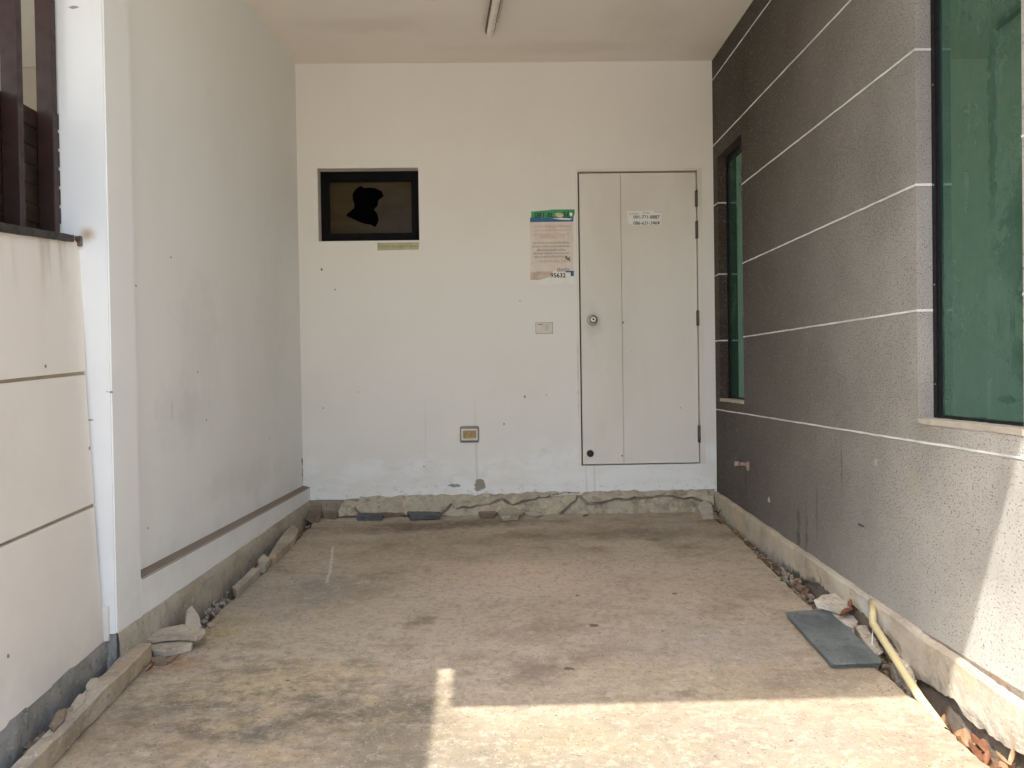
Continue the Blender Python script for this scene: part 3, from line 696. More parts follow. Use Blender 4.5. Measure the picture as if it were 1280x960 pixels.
# plinth
pb = [(893, 632), (900, 645), (904, 656), (915, 664), (927, 673), (936, 682), (945, 688), (955, 698), (964, 706), (975, 712), (983, 718), (996, 722), (1008, 727), (1022, 729), (1034, 738), (1048, 748), (1065, 757), (1085, 772), (1102, 784), (1118, 803), (1132, 826), (1145, 848), (1156, 853), (1167, 858), (1175, 866), (1184, 869), (1196, 874), (1201, 881), (1203, 891), (1212, 901), (1225, 910), (1242, 920), (1260, 934), (1282, 944), (1320, 972), (1400, 1030)]
PR = (Vector((XR - 0.022, 0, 0)), Vector((-1, 0, 0)))
bl = [at(*p, PR) for p in pb]
mb = MB(); rows = 12
ys = [bl[0].y - i * 0.0125 for i in range(int((bl[0].y - 0.9) / 0.0125))]
def zbot(y):
    for a, b in zip(bl, bl[1:]):
        if b.y <= y <= a.y: return a.z + (b.z - a.z) * (a.y - y) / (a.y - b.y + 1e-9)
    return bl[-1].z
grid = []
for y in ys:
    col = []; zt_ = ptop(y) + noise.noise(Vector((y * 6, 0, 0))) * 0.006 + noise.noise(Vector((y * 40, 0, 0))) * 0.003
    zb_ = min(zbot(y) + noise.noise(Vector((y * 35, 3, 0))) * 0.012, zt_ - 0.03)
    for r in range(rows + 1):
        t = r / rows; z = zt_ + (zb_ - zt_) * t
        q = Vector((0, y, z))
        dx = noise.noise(q * 5) * 0.006 + noise.noise(q * 25) * (0.0015 + 0.012 * max(0, t - 0.55))
        edge = 0.004 if r == 0 else 0.0
        col.append(mb.bm.verts.new((XR - 0.024 + dx + edge, y, z)))
    # return edges
    col.insert(0, mb.bm.verts.new((XR + 0.01, y, zt_ + 0.004)))
    col.append(mb.bm.verts.new((XR + 0.03, y, zb_ + 0.012 + 0.008 * noise.noise(Vector((y * 20, 9, 0))))))
    grid.append(col)
for a, b in zip(grid, grid[1:]):
    for r in range(len(a) - 1): mb.bm.faces.new((a[r], a[r + 1], b[r + 1], b[r]))
mb.build('plinth', 'plinth_r', rw)
# hollow under it: footing beam set back
fb = MB(); fb.box((XR - 0.004, 0.5, -0.7), (XR + 0.0, D - 0.02, 0.0)); 
fb.rough(0.0035, 8, maxlen=0.09); fb.build('footing', 'footing', rw)

# ------------------------------------------------------------------ left wall
YP = at(170, 400, LEFT, LDEP).y
def Lx(y, dep=0.0): return XL - DXL * (D - y) + dep
lw = root('left_wall', (Lx(YC), YC, 0), 'grey white left wall with a recessed panel above a dirty ledge', 'wall')
zl0, zl1 = at(180, 714, LEFT).z, at(381, 608, LEFT).z
mb = MB()   # recessed panel
mb.prism([(Lx(YP - 0.0), YP, zl0 - 0.1), (Lx(D + 0.1), D + 0.1, zl1 - 0.1), (Lx(D + 0.1), D + 0.1, ZCEIL + 0.05), (Lx(YP), YP, ZCEIL + 0.05)], (-0.12, 0, 0))
mb.build('recessed_panel', 'left', lw)
mb = MB(); PZ = at(140, 796, (LEFT[0] + nL * LDEP, nL)).z   # pier
mb.prism([(Lx(YC, LDEP), YC, PZ), (Lx(YP, LDEP), YP, PZ), (Lx(YP, -0.12) - 0.05, YP, PZ), (Lx(YC) - 0.19, YC, PZ)], (0, 0, ZCEIL + 0.05 - PZ))
bmesh.ops.bevel(mb.bm, geom=[e for e in mb.bm.edges if abs(e.verts[0].co.z - e.verts[1].co.z) > 1], offset=0.005, segments=2, affect='EDGES')
mb.build('pier', 'left', lw)
mb = MB()   # white band under the ledge; bottom follows the photo's sloping paint line
LFP = (LEFT[0] + nL * LDEP, nL)
pa, pb_ = at(140, 796, LFP), at(386, 626, LFP)
y1b = D + 0.02
fz = lambda y: pa.z + (pb_.z - pa.z) * (y - pa.y) / (pb_.y - pa.y)
lz = lambda y: zl0 + (zl1 - zl0) * (y - YP) / (D - YP)
f = 0.0012
mb.prism([(Lx(YP, LDEP), YP, fz(YP)), (Lx(y1b, LDEP), y1b, fz(y1b)), (Lx(y1b, LDEP), y1b, lz(y1b)), (Lx(YP, LDEP), YP, lz(YP))], (-LDEP - 0.02, 0, 0))
mb.build('lower_band', 'left', lw)
mb = MB()
mb.prism([(Lx(YP + 0.002, LDEP + 0.002), YP + 0.002, lz(YP) - 0.004), (Lx(y1b, LDEP + 0.002), y1b, lz(y1b) - 0.004), (Lx(y1b, -0.001), y1b, lz(y1b) + 0.008), (Lx(YP + .002, -0.001), YP + .002, lz(YP) + 0.008), ], (0, 0, 0.003))
mb.build('ledge', 'ledge', lw)
# plinth under the band
def plinth_left(y0, y1, ztop, zbot_, x, amp, name, mat, parent):
    mb = MB(); cols = []; n = int((y1 - y0) / 0.0125); rows = 9
    for i in range(n + 1):
        y = y0 + (y1 - y0) * i / n; col = []
        zt_ = ztop(y) + noise.noise(Vector((y * 8, 4, 0))) * 0.006; zb_ = zbot_(y)
        for r in range(rows + 1):
            t = r / rows; q = Vector((2, y, zt_ + (zb_ - zt_) * t))
            col.append(mb.bm.verts.new((x(y) + noise.noise(q * 6) * amp + noise.noise(q * 28) * amp * (0.25 + 0.8 * t) + amp * (0.2 - 0.6 * (r == 0)), y, q.z)))
        col.insert(0, mb.bm.verts.new((x(y) - 0.03, y, zt_ + 0.002)))
        cols.append(col)
    for a, b in zip(cols, cols[1:]):
        for r in range(len(a) - 1): mb.bm.faces.new((a[r], a[r + 1], b[r + 1], b[r]))
    return mb.build(name, mat, parent)
plinth_left(YC + 0.0, D - 0.02, fz, lambda y: slab_z(y) - 0.14, lambda y: Lx(y, LDEP + 0.006), 0.007, 'plinth', 'plinth_l', lw)
mb = MB(); mb.box((Lx(YC) - 0.19, YC + 0.004, -0.6), (Lx(YC, LDEP) - 0.004, YC + 0.26, PZ - 0.002)); mb.rough(0.003, 10, maxlen=0.05); mb.build('pier_base', 'plinth_g', lw)

# ------------------------------------------------------------------ ceiling
roof = root('carport_roof', (0, 3, ZCEIL), 'flat white painted carport ceiling over the whole bay', 'roof')
zf = slab_z(2.5)
YR = at(840, 878, SLAB).y - 0.385 * (ZCEIL - slab_z(at(840, 878, SLAB).y))
pe = at(541, 915, SLAB)
XE = pe.x - 0.41 * (ZCEIL - pe.z) - 0.066
print('roof edge', YR, XE)
mb = MB()
mb.prism([(XE, YR + 0.29, ZCEIL), (XE + 0.112, YR + 0.29, ZCEIL), (XE + 0.112, YR, ZCEIL), (XR + 0.6, YR, ZCEIL), (XR + 0.6, D + 0.3, ZCEIL), (XE, D + 0.3, ZCEIL)], (0, 0, 0.16))
mb.build('ceiling', 'ceiling', roof)
nr = root('bay_canopy', (XE - 1.5, 2, ZCEIL), 'flat roof over the bay beyond the brown slatted fence', 'canopy')
mb = MB(); mb.box((XE - 3.2, -0.9, ZCEIL + 0.002), (XE - 0.001, D + 0.3, ZCEIL + 0.158)); mb.build('ceiling', 'ceiling', nr)
nb = root('far_bay_wall', (XE - 1.5, D + 0.1, 0), 'shaded beige wall seen between the brown fence posts', 'wall')
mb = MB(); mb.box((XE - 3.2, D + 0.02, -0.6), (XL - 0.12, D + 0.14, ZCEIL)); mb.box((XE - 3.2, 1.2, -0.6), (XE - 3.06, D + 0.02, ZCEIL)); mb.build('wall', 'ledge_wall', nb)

# ------------------------------------------------------------------ low boundary wall
bwall = root('boundary_wall', (a_.x, YC, -0.3), 'low beige panelled boundary wall topped with dark slatted screen', 'wall')
def lowpt(px, py, lift=0.0): return at(px, py, LOW, lift)
tf = lambda x: 281 + 0.19 * x
rows_px = [[(-90, 288 - 0.25 * 110), (0, 284), (101, 302)], [(-90, 488), (0, 475), (107, 464)], [(-90, 494), (0, 480), (107, 468.5)], [(-90, 725), (0, 680), (118, 629)], [(-90, 731), (0, 685), (118, 634)], [(-90, 985), (0, 915), (130, 802)]]
for i in (0, 2, 4):
    mb = MB()
    A = [lowpt(*p) for p in rows_px[i]]; B = [lowpt(*p) for p in rows_px[i + 1]]
    for p in (A[-1], B[-1]): p += (LOW[0] * 0)
    mb.prism(A + B[::-1], (-0.14, 0, 0))
    bmesh.ops.bevel(mb.bm, geom=mb.bm.edges[:], offset=0.002, segments=1, affect='EDGES')
    mb.build('panel', 'low', bwall)
mb = MB(); A = [lowpt(*p, -0.012) for p in rows_px[0]]; B = [lowpt(*p, -0.012) for p in rows_px[5]]
A = [p - Vector((0, 0.0, 0.01)) for p in A]
mb.prism(A + B[::-1], (-0.10, 0, 0)); mb.build('joint', 'joint', bwall)
# mouldy foot of the boundary wall
yfar = YC - 0.001
lo = [lowpt(-90, 985), lowpt(130, 802)]
def lfz(y): t = (y - lo[0].y) / (lo[1].y - lo[0].y); return lo[0].z + (lo[1].z - lo[0].z) * t
def lfx(y): t = (y - lo[0].y) / (lo[1].y - lo[0].y); return lo[0].x + (lo[1].x - lo[0].x) * t
plinth_left(1.2, yfar, lambda y: lfz(y) + 0.012 * noise.noise(Vector((y * 5, 1, 1))), lambda y: slab_z(y) - 0.22, lambda y: lfx(y) + 0.004, 0.010, 'foot', 'plinth_g', bwall)
# end block beside the pier (beige return with small notch)
mb = MB(); e0 = at(134, 757, FRONT, 0.0); e1 = at(140, 800, FRONT)
mb.box((e0.x - 0.08, YC - 0.012, e1.z), (e0.x + 0.008, YC - 0.001, e0.z)); mb.build('end_block', 'low', bwall)
# cap
mb = MB()
A = [lowpt(-90, 262, 0.012), lowpt(0, 277, 0.012), lowpt(93, 294, 0.012)]
mb.prism([A[0], A[2], A[2] - Vector((0, 0, 0.024)), A[0] - Vector((0, 0, 0.030))], (-0.20, 0, 0)); mb.rough(0.0015, 30, maxlen=0.04)
mb.build('cap', 'cap', bwall)
capz = lambda y: A[0].z + (A[2].z - A[0].z) * (y - A[0].y) / (A[2].y - A[0].y)
# posts and boards (screen)
fn = root('slatted_screen', (A[2].x, YC, A[2].z), 'dark brown wooden screen of tall posts and horizontal boards on boundary wall', 'fence')
XP = -(622 - 87) / FPX * (YC - 0.006)
for cf in (38, 80):
    yb = -XP * FPX / (622 - cf)
    mb = MB(); mb.box((XP - 0.057, yb, capz(yb) - 0.002), (XP, yb + 0.028, ZCEIL)); mb.bevel(0.002, 1)
    mb.build('post', 'timber', fn)
for k_ in (1, 2, 3):
    yb = -XP * FPX / (622 - 38) - 0.195 * k_
    mb = MB(); mb.box((XP - 0.057, yb, capz(yb) - 0.002), (XP, yb + 0.028, ZCEIL)); mb.bevel(0.002, 1); mb.build('post', 'timber', fn)
zt0 = at(82, 143, FRONT).z
for i in range(7):
    mb = MB(); z1_ = zt0 - i * 0.0665
    if z1_ < A[2].z + 0.01: break
    mb.box((XP - 0.082, 1.0, z1_ - 0.0620), (XP - 0.060, YC - 0.003, z1_)); mb.bevel(0.002, 1)
    mb.build('board', 'timber_b', fn)
    if z1_ - 0.057 < A[2].z: break
    mb = MB(); mb.box((XP - 0.040, YC - 0.022, z1_ - 0.056), (XP - 0.001, YC - 0.003, z1_)); mb.bevel(0.002, 1)
    mb.build('board_end', 'timber_b', fn)
hp_ = root('hinge_plate', tuple(at(99, 302, FRONT)), 'small grey metal plate on white pier beside a rust stain', 'metal plate')
mb = MB(); q = at(99.5, 302, FRONT); mb.box((q.x - 0.012, YC - 0.012, q.z - 0.018), (q.x + 0.012, YC - 0.001, q.z + 0.018)); mb.bevel(0.002, 1); mb.build('plate', 'steel_d', hp_)
mb = MB(); mb.tube([(q.x, YC - 0.012, q.z), (q.x, YC - 0.018, q.z)], 0.005, 10); mb.build('bolt', 'rusty', hp_)

# ------------------------------------------------------------------ ceiling lamp
CE = (Vector((0, 0, ZCEIL - 0.05)), Vector((0, 0, 1)))
e0 = at(612, 44, CE); e1 = at(621, -4, CE); dd = (e1 - e0).normalized(); e2 = e0 + dd * 1.2
lamp = root('ceiling_lamp', (e0.x, e0.y, ZCEIL), 'unlit fluorescent batten lamp hanging on the carport ceiling', 'lamp')
sd = Vector((0, 0, 1)).cross(dd)
mb = MB(); mb.bar(e0 + dd * 0.10 + Vector((0.030, 0, 0.030)), e2 + Vector((0.030, 0, 0.030)), sd, 0.034, 0.019); mb.bevel(0.004, 2); mb.build('base', 'fitting', lamp)
mb = MB(); n_ = 6
pts = [e0 + dd * t for t in (0.0, 0.006, 0.02, 0.05)] + [e2 - dd * t for t in (0.05, 0.02, 0.006, 0)]
mb.tube(pts, [0.011, 0.018, 0.0215, 0.022, 0.022, 0.0215, 0.018, 0.011], 20); mb.build('tube', 'tube', lamp)
mb = MB(); up_ = Vector((0, 0, 0.016)); q_ = [e0 + up_ + dd * t for t in (-0.012, -0.004, 0.012, 0.05)] + [e2 + up_ - dd * t for t in (0.05, 0.012, -0.004, -0.012)]
mb.tube(q_, [0.012, 0.021, 0.028, 0.0295, 0.0295, 0.028, 0.021, 0.012], 20); mb.build('reflector_rim', 'rim', lamp)

# ------------------------------------------------------------------ papers and fittings on the back wall
FONT = None
def text(body, px, py, px_w, mat, y, parent, name='lettering', thick=0.0, bold=0.0):
    cu = bpy.data.curves.new('t', 'FONT'); cu.body = body; cu.size = 1; cu.align_x = 'CENTER'; cu.align_y = 'CENTER'; cu.offset = bold
    o = bpy.data.objects.new('t', cu); COL.objects.link(o); bpy.context.view_layer.update()
    me = bpy.data.meshes.new_from_object(o.evaluated_get(bpy.context.evaluated_depsgraph_get()))
    COL.objects.unlink(o); bpy.data.objects.remove(o)
    xs = [v.co.x for v in me.vertices]; zs_ = [v.co.y for v in me.vertices]
    if not xs: return None
    wdt = max(xs) - min(xs); sc = px_w * D / FPX / wdt; mx_, mz = (max(xs) + min(xs)) / 2, (max(zs_) + min(zs_)) / 2
    c = at(px, py, BACK); ca, sa = math.cos(0.0), math.sin(0.0)
    for v in me.vertices:
        v.co = Vector((c.x + (v.co.x - mx_) * sc, y, c.z + (v.co.y - mz) * sc))
    me.name = name; t = bpy.data.objects.new(name, me); COL.objects.link(t); me.materials.clear(); me.materials.append(MT[mat]); adopt(t, parent); return t
def sheet(px_poly, y, mat, name, parent, th=0.0007, curl=0.0):
    mb = MB(); mb.prism([Vector((at(a, b, BACK).x, y, at(a, b, BACK).z)) for a, b in px_poly], (0, th, 0)); return mb.build(name, mat, parent)
ps = root('poster', tuple(at(690, 350, BACK)), 'faded notice with torn green and blue strip taped left of the door', 'poster')
Y = D - 0.0015
sheet([(662, 278), (700, 277), (716.5, 277.5), (717, 300), (716.5, 337), (705, 338.5), (663, 339.5), (663.5, 310)], Y, 'paper', 'paper', ps)
sheet([(663, 339.8), (680, 339.2), (716, 338.2), (717.5, 347), (717, 355.5), (700, 354), (680, 356.5), (664, 352), (662.5, 346)], Y - 0.0004, 'paper_w', 'lower_strip', ps)
sheet([(663, 339.8), (692, 339), (688, 346), (675, 350), (663, 350)], Y - 0.0008, 'ptorn', 'torn_backing', ps)
sheet([(664, 264.5), (684, 263), (690, 262), (718, 261.8), (718.5, 266), (716.8, 272), (663.5, 272.8), (664, 268)], Y - 0.001, 'pgreen', 'green_strip', ps)
sheet([(662.5, 273), (663.5, 272), (700, 272.3), (717, 271.5), (716.5, 277), (662.7, 277.8)], Y - 0.0014, 'pblue', 'blue_strip', ps)
sheet([(690, 273.2), (703, 272.6), (716, 273.6), (712, 275), (700, 274.6)], Y - 0.002, 'paper_w', 'white_scrape', ps)
text('081-8L', 680.5, 269, 24.5, 'ink', Y - 0.002, ps, bold=0.012)
text('36', 708, 268.6, 9, 'ink', Y - 0.002, ps, bold=0.012)
sheet([(693, 268), (696, 266), (702, 266.6), (704.5, 269), (702, 272), (697, 271.6)], Y - 0.0024, 'ptorn', 'torn_patch', ps)
sheet([(711.5, 266.5), (713.5, 265.5), (715.6, 267), (715, 270), (712.5, 270.4)], Y - 0.0024, 'paper_w', 'torn_patch', ps)
for i, (py_, w_, tx) in enumerate(((283, 46, 'ประกาศให้ผู้อยู่อาศัยทราบ'), (288, 47, 'กรุณาติดต่อเจ้าหน้าที่ของโครงการ'), (292.5, 44, 'ตามวันและเวลาที่กำหนดไว้'), (297, 30, 'ขอบคุณมาก'))):
    text(tx, 690, py_, w_, 'ink_o', Y - 0.001, ps)
for (py_, w_, tx) in ((303.6, 46, 'กรุณาติดต่อสอบถามรายละเอียดเพิ่มเติม'), (307.8, 46.5, 'เจ้าของบ้านได้ที่หมายเลขโทรศัพท์ด้านล่าง'), (312.2, 36, 'เพื่อนัดหมายเข้าชมบ้าน'), (316.8, 45, 'พร้อมอยู่ ใกล้ตลาด เดินทางสะดวก'), (321, 42, 'สอบถามเพิ่มเติมได้ทุกวันในเวลา')):
    text(tx, 689, py_, w_, 'ink_g', Y - 0.001, ps, bold=0.008)
text('สนใจติดต่อ โทร', 692, 325.8, 34, 'ink_o', Y - 0.001, ps)
sheet([(706, 320.6), (708, 320), (709.8, 322.5), (713.5, 320.4), (712, 323.2), (713, 327), (709, 325), (706.5, 323)], Y - 0.0016, 'ink_g', 'stamp', ps)
text('ติดต่อ', 704, 336.8, 15, 'ink', Y - 0.001, ps)
text('95632', 697.5, 344.2, 19, 'ink', Y - 0.002, ps, bold=0.02)
sheet([(707, 338.8), (717.2, 338.4), (717.2, 345), (713.5, 345.4), (713.2, 340.4), (707, 340.6)], Y - 0.0014, 'pblue', 'blue_corner', ps)
st = root('phone_sticker', tuple(at(806, 281, BACK)), 'white sticker with two phone numbers near the top of the door', 'sticker')
Yd = D + 0.0115
sheet([(784, 263.5), (827, 262.6), (827.4, 280.4), (793, 281.4), (786, 279)], Yd, 'paper_w', 'paper', st)
text('091-771-8887', 808.5, 270.9, 33, 'ink', Yd - 0.001, st, bold=0.012)
text('086-631-3464', 808.5, 278.3, 33, 'ink', Yd - 0.001, st, bold=0.012)
text('ให้เช่า/ขาย', 792.5, 266.6, 11, 'ink_g', Yd - 0.001, st); text('ติดต่อ', 808, 265.4, 8, 'ink_g', Yd - 0.001, st); text('เจ้าของ', 822.5, 264.0, 8, 'ink_g', Yd - 0.001, st)
yl = root('yellow_label', tuple(at(497, 313, BACK)), 'small yellowed label stuck under the black window corner', 'label')
sheet([(471.5, 303.4), (524, 302.8), (523.4, 312), (472, 313.2)], D - 0.001, 'paper_y', 'paper', yl)
text('ระวังไฟดูด', 480, 308, 14, 'ink_g', D - 0.002, yl); text('กรุณาปิดน้ำ', 500, 308, 20, 'ink_g', D - 0.002, yl); text('ห้ามจอด', 517, 307.6, 10, 'ink_g', D - 0.002, yl, bold=0.01)

def plate(name, label, cat, r, th):
    x0, x1, z0, z1 = brect(*r); o = root(name, ((x0 + x1) / 2, D, z0), label, cat); return o, x0, x1, z0, z1
o, x0, x1, z0, z1 = plate('light_switch', 'white two-gang switch plate on the wall left of the door', 'switch', (670, 403.5, 690.5, 416.5), 0.01)
mb = MB(); mb.box((x0, D - 0.009, z0), (x1, D + 0.001, z1)); mb.bevel(0.0035, 2); mb.build('face_plate', 'plastic', o)
mb = MB(); mb.box((x0 - 0.003, D - 0.002, z0 - 0.003), (x1 + 0.003, D + 0.001, z1 + 0.003)); mb.build('grime_rim', 'plastic_d', o)
xm = (x0 + x1) / 2
mb = MB(); mb.box((x0 + 0.014, D - 0.012, z0 + 0.014), (xm - 0.010, D - 0.008, z1 - 0.014)); mb.bevel(0.0012, 1); mb.build('rocker', 'plastic', o)
for dx in (0.012, 0.026):
    mb = MB(); mb.box((xm + dx, D - 0.0115, z0 + 0.014), (xm + dx + 0.008, D - 0.008, z1 - 0.014)); mb.bevel(0.001, 1); mb.build('rocker', 'plastic', o)
for (a, b, c, d) in ((x0 + 0.012, xm - 0.008, z1 - 0.014, z1 - 0.010), (xm + 0.009, xm + 0.0105, z0 + 0.014, z1 - 0.012), (xm + 0.0225, xm + 0.0245, z0 + 0.014, z1 - 0.012)):
    mb = MB(); mb.box((a, D - 0.0095, c), (b, D - 0.0085, d)); mb.build('gap', 'slot', o)
o, x0, x1, z0, z1 = plate('wall_socket', 'grey framed brass covered socket box low on the back wall', 'socket', (575, 532.5, 599, 552), 0.01)
mb = MB(); mb.box((x0, D - 0.012, z0), (x1, D + 0.001, z1)); mb.bevel(0.006, 3); mb.build('housing', 'plastic_d', o)
mb = MB(); mb.box((x0 + 0.010, D - 0.016, z0 + 0.010), (x1 - 0.010, D - 0.011, z1 - 0.018)); mb.bevel(0.002, 1); mb.build('inner_frame', 'plastic', o)
mb = MB(); mb.box((x0 + 0.022, D - 0.019, z0 + 0.024), (x1 - 0.022, D - 0.0155, z1 - 0.030)); mb.bevel(0.001, 1); mb.build('cover', 'brass', o)
mb = MB(); mb.box((x0 + 0.002, D - 0.010, z0 - 0.004), (x1 - 0.002, D + 0.001, z0)); mb.build('bottom_strip', 'slot', o)  # dark strip along the bottom edge of the housing

# pipe stub on right wall
pc = at(936, 581, RIGHT); o = root('water_pipe_stub', tuple(pc), 'short pink brown water pipe stub sticking out of grey wall', 'pipe')
mb = MB(); mb.tube([pc, pc + Vector((-0.030, 0, 0.004)), pc + Vector((-0.06, 0, 0.006))], [0.011, 0.011, 0.011], 12); mb.build('pipe', 'pipe', o)
mb = MB(); mb.tube([pc + Vector((-0.055, 0, 0.006)), pc + Vector((-0.082, 0, 0.008))], [0.016, 0.016], 8); mb.build('end_cap', 'pipe', o)
mb = MB(); mb.tube([pc + Vector((-0.003, 0, 0.018)), pc + Vector((-0.004, 0, -0.035))], 0.012, 10); mb.build('elbow', 'pipe', o)

# ------------------------------------------------------------------ loose things
def chunk(name, label, cat, pts, h, thick, mat, amp=0.004, tilt=(0, 0), group=None, sc=22):
    A = [at(px, py, SLAB, h) for px, py in pts]; c = sum(A, Vector()) / len(A)
    for p in A: p.z += (p.x - c.x) * tilt[0] + (p.y - c.y) * tilt[1]
    B = [c + (p - c) * random.uniform(0.88, 1.0) - Vector((0, 0, thick * random.uniform(0.9, 1.1))) for p in A]
    B = [Vector((b.x, b.y, b.z)) for b in B]
    mb = MB(); mb.prism2(A, B)
    bmesh.ops.bevel(mb.bm, geom=mb.bm.edges[:], offset=min(0.004, thick * 0.15), segments=1, affect='EDGES', clamp_overlap=True)
    mb.rough(amp, sc, maxlen=0.016)
    o = mb.build(name, mat); tag(o, label, cat, group); recentre(o); return o
def recentre(o):
    vs_ = [v.co.copy() for v in o.data.vertices]
    c = Vector((sum(v.x for v in vs_) / len(vs_), sum(v.y for v in vs_) / len(vs_), min(v.z for v in vs_)))
    for v in o.data.vertices: v.co -= c
    o.location = c
G = 'broken concrete pieces around the slab'
chunk('floor_tile', 'blue grey rectangular stone tile lying near the right plinth', 'tile', [(981, 765), (1000, 762.5), (1031, 762), (1040, 766), (1070, 795), (1104, 825), (1102, 828), (1043, 830.5), (1040, 829)], 0.026, 0.024, 'slate', 0.0010, sc=30)
# kerb stone in left foreground
k0, k1 = at(190, 827, SLAB), at(20, 1006, SLAB); kd = (k1 - k0).normalized(); side = kd.cross(Vector((0, 0, 1))); side = side if side.x < 0 else -side
mb = MB(); wv_ = side.normalized() * 0.070; hv = Vector((0, 0, 0.075))
ring = lambda p, s=1.0: [p, p + wv_ * (s + 0.4), p + wv_ * s + hv * 0.98, p + hv - wv_ * 0.05]
mb.prism2(ring(k0), ring(k1, 0.55)); mb.bevel(0.005, 1)
mb.rough(0.0055, 11, maxlen=0.018); o = mb.build('kerb_stone', 'chunk'); tag(o, 'long broken concrete kerb beam lying in the left foreground', 'kerb stone'); recentre(o)
chunk('concrete_chunk', 'flat broken concrete slab piece on top of the pile behind the kerb beam', 'concrete chunk', [(164, 792), (176, 786), (210, 784), (236, 780), (257, 786), (258, 792), (245, 796), (222, 793), (190, 798), (170, 798)], 0.062, 0.022, 'chunk', 0.004, (0.02, 0.0), G)
chunk('concrete_chunk', 'pale wedge of broken concrete under the flat piece by the kerb beam', 'concrete chunk', [(182, 803), (205, 801), (232, 798), (243, 800), (240, 804), (222, 808), (206, 813), (191, 812)], 0.034, 0.030, 'chunk', 0.004, (0, 0), G)
chunk('concrete_chunk', 'upright pointed concrete lump against the left plinth', 'concrete chunk', [(233, 766), (241, 762), (248, 770), (252, 778), (244, 783), (231, 783)], 0.075, 0.075, 'plinth_l', 0.004, (0, 0.2), G)
chunk('concrete_chunk', 'thin brown flake on slab beside the kerb end', 'concrete chunk', [(188, 822), (200, 819), (216, 823), (208, 828), (192, 828)], 0.014, 0.014, 'chunk_brown', 0.002, (0, 0), G)
chunk('concrete_chunk', 'long thin concrete splinter along the middle of left plinth', 'concrete chunk', [(290, 733), (297, 728), (318, 708), (330, 697), (334, 700), (322, 714), (305, 731), (296, 738)], 0.035, 0.05, 'plinth_l', 0.003, (0, 0), G)
chunk('concrete_chunk', 'slanting concrete splinter near the back end of left plinth', 'concrete chunk', [(334, 697), (345, 680), (358, 662), (366, 655), (374, 661), (368, 672), (352, 688), (340, 699)], 0.045, 0.05, 'chunk', 0.003, (0, 0), G)
chunk('concrete_chunk', 'small crumb of concrete between two long splinters at left', 'concrete chunk', [(322, 699), (330, 692), (337, 697), (332, 706), (324, 706)], 0.05, 0.05, 'plinth_l', 0.004, (0, 0), G)
chunk('concrete_chunk', 'tilted brown concrete block with pale edge in back left corner', 'concrete chunk', [(375, 638), (389, 624), (393, 624), (403, 634), (400, 641), (397, 645), (385, 642)], 0.055, 0.030, 'chunk_brown', 0.004, (0.0, 0.30), G)
chunk('concrete_chunk', 'brown squarish concrete block second from the back left corner', 'concrete chunk', [(401, 628), (415, 627), (429, 628), (426, 634), (419, 641), (404, 638.5)], 0.05, 0.045, 'chunk_brown', 0.004, (0, 0.30), G)
chunk('concrete_chunk', 'tiny flat concrete flake on slab beside left plinth', 'concrete chunk', [(258, 780), (264, 778), (268, 781), (262, 784)], 0.010, 0.009, 'chunk', 0.001, (0, 0), G)
chunk('concrete_chunk', 'cream mortar block with dark underside behind the grey tile', 'concrete chunk', [(1017, 750), (1028, 744), (1044, 743), (1058, 751), (1062, 757), (1052, 759), (1034, 753)], 0.065, 0.030, 'chunk_pale', 0.005, (0, 0.1), G)
chunk('concrete_chunk', 'pale mortar lump right behind the grey tile', 'concrete chunk', [(1036, 765), (1050, 761), (1062, 766), (1074, 776), (1066, 784), (1050, 776)], 0.02, 0.06, 'chunk_pale', 0.006, (0, 0), G)
chunk('concrete_chunk', 'cream mortar lump between grey tile corner and yellow pipe', 'concrete chunk', [(1068, 782), (1082, 782), (1094, 796), (1102, 812), (1094, 818), (1082, 803)], 0.012, 0.06, 'chunk_pale', 0.007, (0, 0), G)
chunk('concrete_chunk', 'crumbling tan mortar mass right of the yellow pipe', 'concrete chunk', [(1106, 802), (1116, 800), (1130, 818), (1142, 842), (1146, 856), (1134, 848), (1118, 824)], 0.01, 0.08, 'chunk_pale', 0.010, (0, 0), G, 40)
chunk('concrete_chunk', 'broken slab corner in the hole at back right', 'concrete chunk', [(872, 634), (884, 628), (890, 634), (893, 644), (880, 644)], 0.03, 0.04, 'chunk_pale', 0.004, (0, 0.2), G)
for (pts, lab, hh) in (([(447, 641), (479, 641.5), (478, 645), (445, 645.5)], 'short dark tile offcut leaning at the back plinth', 0.030), ([(509, 638.8), (551, 639.6), (551.5, 644), (513, 644.5)], 'longer dark tile offcut lying at the back plinth', 0.034)):
    chunk('tile_offcut', lab, 'tile', pts, hh, 0.03, 'dark_tile', 0.001, (0, 0.0), 'dark tile offcuts at the back wall')
